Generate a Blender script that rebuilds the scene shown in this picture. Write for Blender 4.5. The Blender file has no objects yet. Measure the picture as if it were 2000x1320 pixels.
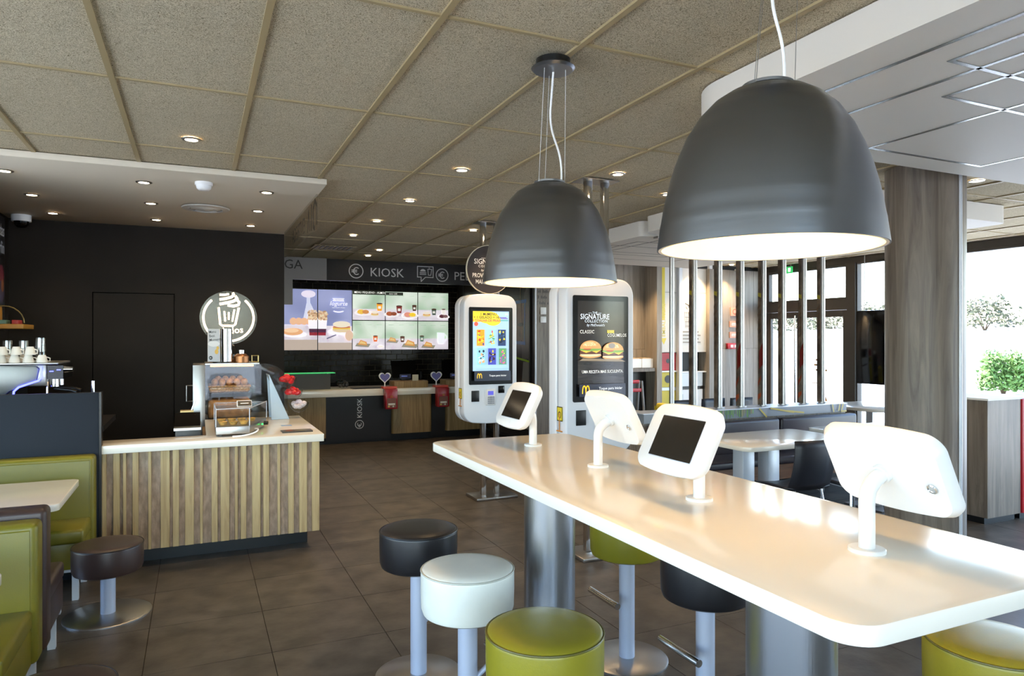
import bpy, bmesh, math, random
from mathutils import Vector, Matrix
random.seed(7)
SC = bpy.context.scene
COL = SC.collection
R = math.radians

# ---------------------------------------------------------------- camera
cam_d = bpy.data.cameras.new('camera')
cam = bpy.data.objects.new('camera', cam_d)
COL.objects.link(cam)
cam_d.sensor_width = 36.0
cam_d.lens = 24.32
cam_d.shift_y = 0.0005
cam_d.clip_start = 0.05
cam_d.clip_end = 300
cam.location = (0, 0, 1.65)
cam.rotation_euler = (R(90), 0, R(-24.53))
SC.camera = cam

# ---------------------------------------------------------------- light
SC.view_settings.view_transform = 'Standard'
SC.view_settings.look = 'None'
SC.view_settings.exposure = 0.2
SC.view_settings.gamma = 1.0
SC.view_settings.use_curve_mapping = False
world = bpy.data.worlds.new('world')
SC.world = world
world.use_nodes = True
wn = world.node_tree.nodes
wl = world.node_tree.links
wn.clear()
w_out = wn.new('ShaderNodeOutputWorld')
w_bg = wn.new('ShaderNodeBackground')
w_sky = wn.new('ShaderNodeTexSky')
w_sky.sky_type = 'NISHITA'
w_sky.sun_disc = False
w_sky.sun_elevation = R(52)
w_sky.sun_rotation = R(10)
w_sky.air_density = 1.0
w_sky.dust_density = 0.8
w_sky.ozone_density = 1.0
w_bg.inputs[1].default_value = 1.6
wl.new(w_sky.outputs[0], w_bg.inputs[0])
wl.new(w_bg.outputs[0], w_out.inputs[0])
sun_d = bpy.data.lights.new('sun', 'SUN')
sun_d.energy = 22.0
sun_d.angle = R(1.0)
sun_d.color = (1, 0.98, 0.95)
sun = bpy.data.objects.new('sun', sun_d)
COL.objects.link(sun)
sun.location = (4, 14, 12)
sun.rotation_euler = (R(-33), R(6), 0)      # high sun from behind the building
SC.cycles.max_bounces = 10
SC.cycles.diffuse_bounces = 7
SC.cycles.glossy_bounces = 4
SC.cycles.transmission_bounces = 6
SC.cycles.transparent_max_bounces = 12
SC.cycles.caustics_reflective = False
SC.cycles.caustics_refractive = False
SC.cycles.sample_clamp_indirect = 6.0
for nm, loc, rot, sx, sy in (('sky_portal', (-3.55, 1.5, 1.5), (0, R(-90), 0), 2.6, 7.6),
                             ('sky_portal', (-1.1, -2.45, 1.5), (R(90), 0, 0), 5.0, 2.6),
                             ('sky_portal', (8.80, 3.3, 1.5), (0, R(90), 0), 2.6, 11.0)):
    ld = bpy.data.lights.new(nm, 'AREA')
    ld.shape = 'RECTANGLE'
    ld.size, ld.size_y = sx, sy
    ld.cycles.is_portal = True
    lo = bpy.data.objects.new(nm, ld)
    COL.objects.link(lo)
    lo.location = loc
    lo.rotation_euler = rot

# ---------------------------------------------------------------- materials
def lin(h):
    if not isinstance(h, str):
        return tuple(h)[:3]
    h = h.lstrip('#')
    c = [int(h[i:i + 2], 16) / 255 for i in (0, 2, 4)]
    return tuple(x / 12.92 if x <= 0.04045 else ((x + 0.055) / 1.055) ** 2.4 for x in c)

MATS = {}
def base_mat(name):
    m = bpy.data.materials.new(name)
    m.use_nodes = True
    nt = m.node_tree
    return m, nt, nt.nodes['Principled BSDF']

def mat(name, color, rough=0.5, metal=0.0, emit=0.0, spec=0.5, vary=0.0, vscale=3.0, bump=0.0, bscale=60.0,
        stretch=None, color2=None, coat=0.0, detail=6.0, alpha=1.0, ramp=(0.35, 0.65), bdist=0.01):
    if name in MATS:
        return MATS[name]
    m, nt, b = base_mat(name)
    N, L = nt.nodes, nt.links
    c = lin(color)
    b.inputs['Base Color'].default_value = (*c, 1)
    b.inputs['Roughness'].default_value = rough
    b.inputs['Metallic'].default_value = metal
    b.inputs['Specular IOR Level'].default_value = spec
    b.inputs['Coat Weight'].default_value = coat
    b.inputs['Coat Roughness'].default_value = 0.08
    if emit:
        b.inputs['Emission Color'].default_value = (*c, 1)
        b.inputs['Emission Strength'].default_value = emit
    vec = None
    if vary or color2 or bump:
        g = N.new('ShaderNodeNewGeometry')
        mp = N.new('ShaderNodeMapping')
        L.new(g.outputs['Position'], mp.inputs['Vector'])
        if stretch:
            mp.inputs['Scale'].default_value = stretch
        vec = mp.outputs[0]
    if vary or color2:
        n = N.new('ShaderNodeTexNoise')
        n.inputs['Scale'].default_value = vscale
        n.inputs['Detail'].default_value = detail
        L.new(vec, n.inputs['Vector'])
        r = N.new('ShaderNodeValToRGB')
        r.color_ramp.elements[0].position = ramp[0]
        r.color_ramp.elements[1].position = ramp[1]
        c2 = lin(color2) if color2 else tuple(x * (1 - vary) for x in c)
        r.color_ramp.elements[0].color = (*c2, 1)
        r.color_ramp.elements[1].color = (*(c if color2 else tuple(min(1, x * (1 + vary)) for x in c)), 1)
        L.new(n.outputs['Fac'], r.inputs[0])
        L.new(r.outputs[0], b.inputs['Base Color'])
        if emit:
            L.new(r.outputs[0], b.inputs['Emission Color'])
    if bump:
        n2 = N.new('ShaderNodeTexNoise')
        n2.inputs['Scale'].default_value = bscale
        n2.inputs['Detail'].default_value = 4
        L.new(vec, n2.inputs['Vector'])
        bp = N.new('ShaderNodeBump')
        bp.inputs['Strength'].default_value = bump
        bp.inputs['Distance'].default_value = bdist
        L.new(n2.outputs['Fac'], bp.inputs['Height'])
        L.new(bp.outputs[0], b.inputs['Normal'])
    MATS[name] = m
    return m

def glass_mat(name, tint=(1, 1, 1), ior=1.45, rough=0.0, mult=1.0, base=0.0):
    if name in MATS:
        return MATS[name]
    m = bpy.data.materials.new(name)
    m.use_nodes = True
    nt = m.node_tree
    nt.nodes.clear()
    N, L = nt.nodes, nt.links
    o = N.new('ShaderNodeOutputMaterial')
    mx = N.new('ShaderNodeMixShader')
    t = N.new('ShaderNodeBsdfTransparent')
    g = N.new('ShaderNodeBsdfGlossy')
    lw = N.new('ShaderNodeLayerWeight')
    lw.inputs['Blend'].default_value = 0.5
    pw = N.new('ShaderNodeMath')
    pw.operation = 'POWER'
    pw.inputs[1].default_value = 5.0
    L.new(lw.outputs['Facing'], pw.inputs[0])
    f0 = ((ior - 1) / (ior + 1)) ** 2
    f = N.new('ShaderNodeMath')
    f.operation = 'MULTIPLY_ADD'
    f.inputs[1].default_value = 1 - f0
    f.inputs[2].default_value = f0
    L.new(pw.outputs[0], f.inputs[0])
    t.inputs[0].default_value = (*tint, 1)
    g.inputs['Roughness'].default_value = rough
    ma = N.new('ShaderNodeMath')
    ma.operation = 'MULTIPLY_ADD'
    ma.inputs[1].default_value = mult
    ma.inputs[2].default_value = base
    L.new(f.outputs[0], ma.inputs[0])
    L.new(ma.outputs[0], mx.inputs[0])
    L.new(t.outputs[0], mx.inputs[1])
    L.new(g.outputs[0], mx.inputs[2])
    L.new(mx.outputs[0], o.inputs[0])
    MATS[name] = m
    return m

def wood_mat(name, dark, light, axis='z', rough=0.45, scale=1.0, coat=0.0):
    if name in MATS:
        return MATS[name]
    m, nt, b = base_mat(name)
    N, L = nt.nodes, nt.links
    g = N.new('ShaderNodeNewGeometry')
    oi = N.new('ShaderNodeObjectInfo')
    ad = N.new('ShaderNodeVectorMath')
    ad.operation = 'ADD'
    cb = N.new('ShaderNodeCombineXYZ')
    mu = N.new('ShaderNodeMath')
    mu.operation = 'MULTIPLY'
    mu.inputs[1].default_value = 37.0
    L.new(oi.outputs['Random'], mu.inputs[0])
    for i in range(3):
        L.new(mu.outputs[0], cb.inputs[i])
    L.new(g.outputs['Position'], ad.inputs[0])
    L.new(cb.outputs[0], ad.inputs[1])
    mp = N.new('ShaderNodeMapping')
    s = {'x': (0.6, 9, 9), 'y': (9, 0.6, 9), 'z': (9, 9, 0.6)}[axis]
    mp.inputs['Scale'].default_value = tuple(k * scale for k in s)
    L.new(ad.outputs[0], mp.inputs['Vector'])
    n = N.new('ShaderNodeTexNoise')
    n.inputs['Scale'].default_value = 2.2
    n.inputs['Detail'].default_value = 9
    n.inputs['Roughness'].default_value = 0.62
    n.inputs['Distortion'].default_value = 1.4
    L.new(mp.outputs[0], n.inputs['Vector'])
    r = N.new('ShaderNodeValToRGB')
    e = r.color_ramp.elements
    e[0].position, e[1].position = 0.3, 0.7
    e[0].color = (*lin(dark), 1)
    e[1].color = (*lin(light), 1)
    L.new(n.outputs['Fac'], r.inputs[0])
    L.new(r.outputs[0], b.inputs['Base Color'])
    b.inputs['Roughness'].default_value = rough
    b.inputs['Coat Weight'].default_value = coat
    bp = N.new('ShaderNodeBump')
    bp.inputs['Strength'].default_value = 0.15
    bp.inputs['Distance'].default_value = 0.004
    L.new(n.outputs['Fac'], bp.inputs['Height'])
    L.new(bp.outputs[0], b.inputs['Normal'])
    MATS[name] = m
    return m

# wood-wool ceiling board: short curled strands
def woodwool_mat():
    m, nt, b = base_mat('wood_wool')
    N, L = nt.nodes, nt.links
    g = N.new('ShaderNodeNewGeometry')
    n1 = N.new('ShaderNodeTexNoise')
    n1.inputs['Scale'].default_value = 75
    n1.inputs['Detail'].default_value = 3
    n1.inputs['Distortion'].default_value = 4.0
    L.new(g.outputs['Position'], n1.inputs['Vector'])
    n2 = N.new('ShaderNodeTexNoise')
    n2.inputs['Scale'].default_value = 1.3
    n2.inputs['Detail'].default_value = 3
    L.new(g.outputs['Position'], n2.inputs['Vector'])
    r = N.new('ShaderNodeValToRGB')
    e = r.color_ramp.elements
    e[0].position, e[1].position = 0.38, 0.5
    e[0].color = (*lin('#7d7054'), 1)
    e[1].color = (*lin('#ded1b4'), 1)
    L.new(n1.outputs['Fac'], r.inputs[0])
    mx = N.new('ShaderNodeMix')
    mx.data_type = 'RGBA'
    mx.blend_type = 'MULTIPLY'
    mx.inputs[0].default_value = 0.15
    L.new(r.outputs[0], mx.inputs[6])
    L.new(n2.outputs['Fac'], mx.inputs[7])
    L.new(mx.outputs[2], b.inputs['Base Color'])
    b.inputs['Roughness'].default_value = 0.95
    b.inputs['Specular IOR Level'].default_value = 0.1
    bp = N.new('ShaderNodeBump')
    bp.inputs['Strength'].default_value = 0.8
    bp.inputs['Distance'].default_value = 0.006
    L.new(n1.outputs['Fac'], bp.inputs['Height'])
    L.new(bp.outputs[0], b.inputs['Normal'])
    MATS['wood_wool'] = m
    return m

M_WOOL = woodwool_mat()
M_TBAR = mat('ceiling_bar', '#a8966f', 0.5)
M_FLOOR = mat('floor_stone', '#4f4a43', 0.42, vary=0.32, vscale=5.5, bump=0.12, bscale=25, spec=0.4, detail=9)
M_GROUT = mat('grout', '#2b2622', 0.9)
M_GROUTL = mat('tile_grout', '#6e6450', 0.7)
M_WHITE = mat('white_laminate', '#ebe5d8', 0.16, spec=0.5)
M_WHITEM = mat('white_matte', '#e9e7e2', 0.6)
M_PLASTW = mat('white_plastic', '#f3f3f2', 0.3)
M_TABW = mat('tablet_white', '#dadad8', 0.35)
M_SOFFIT = mat('soffit_paint', '#d9cfbb', 0.7)
M_BLACKW = mat('black_wall_paint', '#282420', 0.6, spec=0.15, vary=0.12, vscale=1.5)
M_BLACK = mat('black_plastic', '#121212', 0.35)
M_BLACKG = mat('black_gloss', '#0a0a0b', 0.08, spec=0.3)
M_DARK = mat('dark_satin', '#1e1c1c', 0.32)
M_NAVY = mat('slate_laminate', '#1f262f', 0.55, spec=0.2)
M_STEEL = mat('brushed_steel', '#b4b3b2', 0.33, metal=1.0, bump=0.06, bscale=6, stretch=(1, 1, 60))
M_STEELD = mat('pedestal_steel', '#b0b1b3', 0.3, metal=1.0, bump=0.05, bscale=5, stretch=(40, 40, 1))
M_CHROME = mat('chrome', '#d8d8d8', 0.12, metal=1.0)
M_ALU = mat('light_aluminium', '#cfd3da', 0.4, metal=0.35)
M_POST = mat('stool_post_paint', '#b9bfd0', 0.42, metal=0.2)
M_LAMP = mat('lamp_grey', '#84868c', 0.33, metal=1.0, bump=0.02, bscale=3, stretch=(1, 1, 30))
M_LAMPIN = mat('lamp_inner', '#fdf4e2', 0.7)
M_BULB = mat('warm_bulb', '#ffd07c', 0.5, emit=110)
M_SPOT = mat('downlight_lens', '#ffe6bf', 0.5, emit=30)
M_OAK = wood_mat('oak_slat', '#a58a5c', '#cdb685', 'z', 0.5)
M_OAKD = wood_mat('oak_panel', '#7a5f38', '#a98b5c', 'z', 0.5)
M_GREYW = wood_mat('grey_wood', '#564a40', '#8b7f71', 'z', 0.42, 0.7)
M_GREYWP = wood_mat('grey_wood_panel', '#7d746a', '#a39a8e', 'z', 0.45, 0.7)
M_BURLAP = mat('woven_backing', '#a8937f', 0.85, vary=0.2, vscale=40, bump=0.5, bscale=140, stretch=(1, 1, .35))
def leather(name, c):
    return mat(name, c, 0.36, vary=0.06, vscale=4, bump=0.12, bscale=220, bdist=0.002)
L_BLACK = leather('leather_black', '#1d1a1b')
L_BROWN = leather('leather_brown', '#3b2b27')
L_WHITE = leather('leather_white', '#e3e2d6')
L_GREEN = leather('leather_green', '#8d8420')
L_OLIVE = leather('leather_olive', '#746d1c')
L_DARK = leather('leather_dark', '#2a2228')
M_GLASS = glass_mat('clear_glass')
M_GLASSW = glass_mat('window_glass', (0.97, 0.98, 0.98), 1.4)
M_ACRYL = glass_mat('acrylic', (0.97, 0.98, 0.98), 1.4, 0.02, 0.8, 0.0)
M_FROST = glass_mat('frosted_sign_glass', (0.9, 0.89, 0.86), 1.4, 0.3, 0.12, 0.02)
M_ALUD = mat('dark_aluminium', '#4a4540', 0.5, metal=0.2)
M_RED = mat('red_plastic', '#c0202c', 0.4)
M_YEL = mat('yellow_plastic', '#dcc63a', 0.45)

# ---------------------------------------------------------------- mesh helpers
ORG = {}
class MB:
    def __init__(s):
        s.v, s.f, s.m = [], [], []
    def add(s, vs, fs, m=0):
        o = len(s.v)
        s.v += [Vector(p) for p in vs]
        for f in fs:
            s.f.append([i + o for i in f])
            s.m.append(m)
        return s
    def box(s, x0, x1, y0, y1, z0, z1, m=0):
        x0, x1 = sorted((x0, x1)); y0, y1 = sorted((y0, y1)); z0, z1 = sorted((z0, z1))
        return s.add([(x0, y0, z0), (x1, y0, z0), (x1, y1, z0), (x0, y1, z0), (x0, y0, z1), (x1, y0, z1), (x1, y1, z1), (x0, y1, z1)],
                     [(0, 3, 2, 1), (4, 5, 6, 7), (0, 1, 5, 4), (1, 2, 6, 5), (2, 3, 7, 6), (3, 0, 4, 7)], m)
    def cyl(s, a, b, r0, r1=None, n=24, m=0, caps=True):
        a, b = Vector(a), Vector(b)
        r1 = r0 if r1 is None else r1
        d = (b - a).normalized()
        u = d.orthogonal().normalized()
        w = d.cross(u)
        vs = []
        for c, r in ((a, r0), (b, r1)):
            for i in range(n):
                t = 2 * math.pi * i / n
                vs.append(c + (u * math.cos(t) + w * math.sin(t)) * r)
        fs = [(i, (i + 1) % n, n + (i + 1) % n, n + i) for i in range(n)]
        if caps:
            fs += [tuple(range(n))[::-1], tuple(range(n, 2 * n))]
        return s.add(vs, fs, m)
    def lathe(s, prof, c=(0, 0, 0), n=40, m=0, axis='z'):
        c = Vector(c)
        vs, fs, rings = [], [], []
        for r, z in prof:
            if r < 1e-6:
                rings.append([len(vs)])
                vs.append((0, 0, z))
            else:
                rings.append(list(range(len(vs), len(vs) + n)))
                vs += [(r * math.cos(2 * math.pi * i / n), r * math.sin(2 * math.pi * i / n), z) for i in range(n)]
        for A, B in zip(rings, rings[1:]):
            for i in range(n):
                j = (i + 1) % n
                if len(A) == 1 and len(B) == 1:
                    continue
                if len(A) == 1:
                    fs.append((A[0], B[j], B[i]))
                elif len(B) == 1:
                    fs.append((A[i], A[j], B[0]))
                else:
                    fs.append((A[i], A[j], B[j], B[i]))
        if axis == 'y':
            vs = [(x, -z, y) for x, y, z in vs]
        elif axis == 'x':
            vs = [(z, x, y) for x, y, z in vs]
        return s.add([c + Vector(p) for p in vs], fs, m)
    def tube(s, pts, r, n=10, m=0, closed=False):
        pts = [Vector(p) for p in pts]
        vs, fs = [], []
        k = len(pts)
        up = None
        for i, p in enumerate(pts):
            if closed:
                d = pts[(i + 1) % k] - pts[i - 1]
            else:
                d = pts[min(i + 1, k - 1)] - pts[max(i - 1, 0)]
            d.normalize()
            if up is None:
                up = d.orthogonal().normalized()
            else:
                up = (up - d * up.dot(d)).normalized()
            w = d.cross(up)
            rr = r[i] if isinstance(r, (list, tuple)) else r
            vs += [p + (up * math.cos(2 * math.pi * j / n) + w * math.sin(2 * math.pi * j / n)) * rr for j in range(n)]
        for i in range(k if closed else k - 1):
            a, b = i * n, ((i + 1) % k) * n
            fs += [(a + j, a + (j + 1) % n, b + (j + 1) % n, b + j) for j in range(n)]
        if not closed:
            fs += [tuple(range(n))[::-1], tuple(range((k - 1) * n, k * n))]
        return s.add(vs, fs, m)
    def prism(s, poly, a, b, axis='y', m=0):
        """poly of 2D points; extruded from a to b along axis. y: (x,z)  x: (y,z)  z: (x,y)"""
        def P(p, t):
            return {'y': (p[0], t, p[1]), 'x': (t, p[0], p[1]), 'z': (p[0], p[1], t)}[axis]
        n = len(poly)
        vs = [P(p, a) for p in poly] + [P(p, b) for p in poly]
        fs = [tuple(range(n)), tuple(range(n, 2 * n))[::-1]] + [(i, n + i, n + (i + 1) % n, (i + 1) % n) for i in range(n)]
        return s.add(vs, fs, m)
    def ell(s, c, rx, ry, rz, n=16, k=8, m=0):
        c = Vector(c)
        vs, fs = [], []
        for i in range(1, k):
            t = math.pi * i / k
            for j in range(n):
                p = 2 * math.pi * j / n
                vs.append(c + Vector((rx * math.sin(t) * math.cos(p), ry * math.sin(t) * math.sin(p), rz * math.cos(t))))
        a, b = len(vs), len(vs) + 1
        vs += [c + Vector((0, 0, rz)), c - Vector((0, 0, rz))]
        for i in range(k - 2):
            for j in range(n):
                fs.append((i * n + j, (i + 1) * n + j, (i + 1) * n + (j + 1) % n, i * n + (j + 1) % n))
        for j in range(n):
            fs.append((a, j, (j + 1) % n))
            fs.append((b, (k - 2) * n + (j + 1) % n, (k - 2) * n + j))
        return s.add(vs, fs, m)
    def xform(s, M):
        s.v = [M @ p for p in s.v]
        return s
    def mesh(s, name, mats, smooth=False, bevel=0.0, seg=2, fix=True):
        me = bpy.data.meshes.new(name)
        me.from_pydata([tuple(p) for p in s.v], [], s.f)
        for mm in (mats if isinstance(mats, (list, tuple)) else [mats]):
            me.materials.append(mm)
        for p, i in zip(me.polygons, s.m):
            p.material_index = i
        if bevel or fix:
            bm = bmesh.new()
            bm.from_mesh(me)
            if fix:
                bmesh.ops.recalc_face_normals(bm, faces=bm.faces)
            if bevel:
                es = [e for e in bm.edges if len(e.link_faces) == 2 and e.calc_face_angle(0) > 0.6]
                bmesh.ops.bevel(bm, geom=es, offset=bevel, segments=seg, affect='EDGES', profile=0.5, clamp_overlap=True)
            bm.to_mesh(me)
            bm.free()
        if smooth:
            for p in me.polygons:
                p.use_smooth = True
            try:
                me.set_sharp_from_angle(angle=R(40))
            except Exception:
                pass
        return me
    def build(s, name, mats, parent=None, smooth=False, bevel=0.0, seg=2, fix=True):
        if parent is not None and parent in ORG:
            o = ORG[parent]
            s.v = [p - o for p in s.v]
        ob = bpy.data.objects.new(name, s.mesh(name, mats, smooth or bevel > 0, bevel, seg, fix))
        COL.objects.link(ob)
        if parent is not None:
            ob.parent = parent
            if parent in ORG:
                ORG[ob] = ORG[parent]
        return ob

def tag(o, label=None, cat=None, group=None, kind=None):
    if label: o['label'] = label
    if cat: o['category'] = cat
    if group: o['group'] = group
    if kind: o['kind'] = kind
    return o

def thing(name, loc, label=None, cat=None, group=None, rz=0.0):
    o = bpy.data.objects.new(name, None)
    o.empty_display_size = 0.1
    COL.objects.link(o)
    o.location = loc
    o.rotation_euler = (0, 0, rz)
    ORG[o] = Vector(loc)
    return tag(o, label, cat, group)

def struct(name, mb, m, label, cat='wall', parent=None, **k):
    o = mb.build(name, m, parent, **k)
    ORG[o] = Vector((0, 0, 0))
    return tag(o, label, cat, None, 'structure')

def copy_tree(o, parent=None):
    c = o.copy()
    COL.objects.link(c)
    c.parent = parent
    for ch in list(o.children):
        copy_tree(ch, c)
    return c

def inst(name, me, loc, parent, scale=None):
    o = bpy.data.objects.new(name, me)
    COL.objects.link(o)
    o.parent = parent
    o.location = loc
    if scale: o.scale = scale
    return o

def bez(p0, p1, p2, p3, n=12):
    p0, p1, p2, p3 = map(Vector, (p0, p1, p2, p3))
    return [(1 - t) ** 3 * p0 + 3 * (1 - t) ** 2 * t * p1 + 3 * (1 - t) * t * t * p2 + t ** 3 * p3 for t in [i / n for i in range(n + 1)]]

def rrect(x0, x1, y0, y1, r, n=6, arch=0.0, archb=0.0):
    pts = []
    for cx, cy, a0 in ((x1 - r, y0 + r, -90), (x1 - r, y1 - r, 0), (x0 + r, y1 - r, 90), (x0 + r, y0 + r, 180)):
        for i in range(n + 1):
            a = R(a0 + 90 * i / n)
            pts.append([cx + r * math.cos(a), cy + r * math.sin(a)])
    if arch or archb:
        out = []
        mid = (x0 + x1) / 2
        hw = (x1 - x0) / 2
        k = len(pts)
        for i in range(k):
            a, b = pts[i], pts[(i + 1) % k]
            seg = 8 if abs(a[0] - b[0]) > hw * 0.5 else 1
            for j in range(seg):
                t = j / seg
                out.append([a[0] + (b[0] - a[0]) * t, a[1] + (b[1] - a[1]) * t])
        ym = (y0 + y1) / 2
        for p in out:
            f = 1 - ((p[0] - mid) / hw) ** 2
            if p[1] > ym:
                p[1] += arch * f
            else:
                p[1] -= archb * f
        pts = out
    return pts

# ---------------------------------------------------------------- flat print
def text_polys(s, size, bold=0.0, align='LEFT', spacing=1.0, shear=0.0):
    cu = bpy.data.curves.new('tmp', 'FONT')
    cu.body = s
    cu.size = size
    cu.offset = bold * size
    cu.align_x = align
    cu.space_character = spacing
    cu.shear = shear
    cu.resolution_u = 2
    ob = bpy.data.objects.new('tmp', cu)
    COL.objects.link(ob)
    dg = bpy.context.evaluated_depsgraph_get()
    ev = ob.evaluated_get(dg)
    me = ev.to_mesh()
    vs = [(v.co.x, v.co.y) for v in me.vertices]
    fs = [tuple(p.vertices) for p in me.polygons]
    ev.to_mesh_clear()
    bpy.data.objects.remove(ob)
    bpy.data.curves.remove(cu)
    return vs, fs

class Art:
    """flat printed or displayed picture: o origin, u right, v up, n out of the surface"""
    def __init__(s, o, u, v, emit=0.0, rough=0.35, step=0.0004):
        s.o, s.u, s.v = Vector(o), Vector(u), Vector(v)
        s.n = s.u.cross(s.v).normalized()
        s.mb, s.mats, s.idx = MB(), [], {}
        s.k, s.emit, s.rough, s.step = 1, emit, rough, step
    def mi(s, c):
        key = c if isinstance(c, str) else c.name
        if key not in s.idx:
            if isinstance(c, str):
                nm = 'print_%s_%g' % (c.strip('#'), s.emit)
                m = mat(nm, c, s.rough, emit=s.emit)
            else:
                m = c
            s.idx[key] = len(s.mats)
            s.mats.append(m)
        return s.idx[key]
    def P(s, p):
        return s.o + s.u * p[0] + s.v * p[1] + s.n * (s.k * s.step)
    def poly(s, c, pts):
        s.mb.add([s.P(p) for p in pts], [tuple(range(len(pts)))], s.mi(c))
        s.k += 1
        return s
    def rect(s, c, x0, y0, x1, y1):
        return s.poly(c, [(x0, y0), (x1, y0), (x1, y1), (x0, y1)])
    def ell(s, c, cx, cy, rx, ry, n=20, a0=0, a1=360):
        full = abs(a1 - a0) >= 360
        k = n if full else n + 1
        return s.poly(c, [(cx + rx * math.cos(R(a0 + (a1 - a0) * i / n)), cy + ry * math.sin(R(a0 + (a1 - a0) * i / n))) for i in range(k)])
    def ring(s, c, cx, cy, rx, ry, w, n=32, a0=0, a1=360):
        vs, fs = [], []
        for i in range(n + 1):
            a = R(a0 + (a1 - a0) * i / n)
            vs += [s.P((cx + (rx - w / 2) * math.cos(a), cy + (ry - w / 2) * math.sin(a))), s.P((cx + (rx + w / 2) * math.cos(a), cy + (ry + w / 2) * math.sin(a)))]
        fs = [(2 * i, 2 * i + 1, 2 * i + 3, 2 * i + 2) for i in range(n)]
        s.mb.add(vs, fs, s.mi(c))
        s.k += 1
        return s
    def line(s, c, pts, w):
        for a, b in zip(pts, pts[1:]):
            d = Vector((b[0] - a[0], b[1] - a[1]))
            if d.length < 1e-9: continue
            d.normalize()
            n = Vector((-d.y, d.x)) * w / 2
            e = d * w * 0.3
            s.mb.add([s.P((a[0] - e.x + n.x, a[1] - e.y + n.y)), s.P((a[0] - e.x - n.x, a[1] - e.y - n.y)), s.P((b[0] + e.x - n.x, b[1] + e.y - n.y)), s.P((b[0] + e.x + n.x, b[1] + e.y + n.y))], [(0, 1, 2, 3)], s.mi(c))
        s.k += 1
        return s
    def text(s, c, t, x, y, size, bold=0.0, align='LEFT', rot=0.0, spacing=1.0, shear=0.0, sx=1.0):
        vs, fs = text_polys(t, size, bold, align, spacing, shear)
        ca, sa = math.cos(R(rot)), math.sin(R(rot))
        s.mb.add([s.P((x + ca * px * sx - sa * py, y + sa * px * sx + ca * py)) for px, py in vs], fs, s.mi(c))
        s.k += 1
        return s
    def arches(s, c, cx, y, h, w=None):
        """twin tall arches"""
        w = w or h * 1.05
        t = h * 0.13
        for sx in (-1, 1):
            pts = []
            for i in range(15):
                a = math.pi * i / 14
                x = cx + sx * w / 4 + w / 4 * math.cos(a)
                yy = y + h * (math.sin(a) ** 0.75)
                pts.append((x, yy))
            s.line(c, pts, t)
        return s
    def euro(s, c, cx, cy, r, w):
        s.ring(c, cx, cy, r, r, w)
        s.ring(c, cx + r * 0.08, cy, r * 0.45, r * 0.5, w, 20, 50, 310)
        for dy in (-0.12, 0.12):
            s.line(c, [(cx - r * 0.62, cy + dy * r), (cx + r * 0.1, cy + dy * r)], w)
        return s
    def build(s, name, parent):
        return s.mb.build(name, s.mats, parent, fix=False)
# ================================================================ STRUCTURE
CZ = 2.86
# floor -----------------------------------------------------------
floor = struct('floor', MB().box(-3.7, 9.0, -2.6, 12.6, -0.12, -0.004), M_GROUT, 'dark grey stone tiled floor with thin dark joints', 'floor')
FT = 0.605
tile_me = MB().box(0, FT - 0.004, 0, FT - 0.004, -0.004, 0.0).mesh('floor_tile', M_FLOOR)
cells = []
for i in range(-7, 15):
    for j in range(-12, 14):
        x, y = 0.365 + FT * i, 4.44 + FT * j
        if x < -3.7 or x + FT > 9.05 or y < -2.6 or y + FT > 12.7:
            continue
        cx, cy = x + FT / 2, y + FT / 2
        d = 0.4152 * cx + 0.9097 * cy
        a = (0.9097 * cx - 0.4152 * cy) / d if d > 0.3 else 9
        seen = d > 2.2 and abs(a) < 0.86
        cells.append(((0 if seen else 1), d if d > 0 else 99, x, y))
cells.sort()
rest = MB()
for k, (sn, d, x, y) in enumerate(cells):
    if k < 290:
        inst('floor_tile', tile_me, (x, y, 0), floor)
    else:
        rest.box(x, x + FT - 0.004, y, y + FT - 0.004, -0.004, 0.0)
rs = rest.build('floor_tile_remainder', M_FLOOR, floor)
rs['kind'] = 'stuff'

# ceiling ---------------------------------------------------------
ceil = struct('ceiling', MB().box(-3.7, 9.0, -2.6, 12.6, CZ + 0.03, CZ + 0.2), M_GROUT, 'suspended ceiling of beige wood wool boards in a tan grid', 'ceiling')
TX, TY, X0, Y0 = 0.6, 1.21, -0.3566, 2.4689
board_me = MB().box(0.006, TX - 0.006, 0.006, TY - 0.006, 0.004, 0.028).mesh('ceiling_board', M_WOOL)
cells = []
for i in range(-6, 16):
    for j in range(-5, 9):
        x, y = X0 + TX * i, Y0 + TY * j
        if x < -3.7 - TX or x > 9.0 or y < -2.6 - TY or y > 12.6: continue
        cx, cy = x + TX / 2, y + TY / 2
        d = 0.4152 * cx + 0.9097 * cy
        a = (0.9097 * cx - 0.4152 * cy) / d if d > 0.3 else 9
        seen = d > 1.9 and abs(a) < 0.9
        cells.append((0 if seen else 1, d if d > 0 else 99, x, y))
cells.sort()
rest = MB()
for k, (sn, d, x, y) in enumerate(cells):
    if k < 290:
        inst('ceiling_board', board_me, (x, y, CZ), ceil)
    else:
        rest.box(x + .006, x + TX - .006, y + .006, y + TY - .006, CZ + .004, CZ + .028)
if rest.v:
    r_ = rest.build('ceiling_board_remainder', M_WOOL, ceil); r_['kind'] = 'stuff'
run_me = MB().box(-0.013, 0.013, -2.6, 12.6, -0.006, 0.02).mesh('grid_runner', M_TBAR)
tee_me = MB().box(-3.7, 9.0, -0.009, 0.009, -0.004, 0.02).mesh('cross_tee', M_TBAR)
for i in range(-5, 16):
    inst('grid_runner', run_me, (X0 + TX * i, 0, CZ), ceil)
for j in range(-4, 9):
    inst('cross_tee', tee_me, (0, Y0 + TY * j, CZ), ceil)

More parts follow.
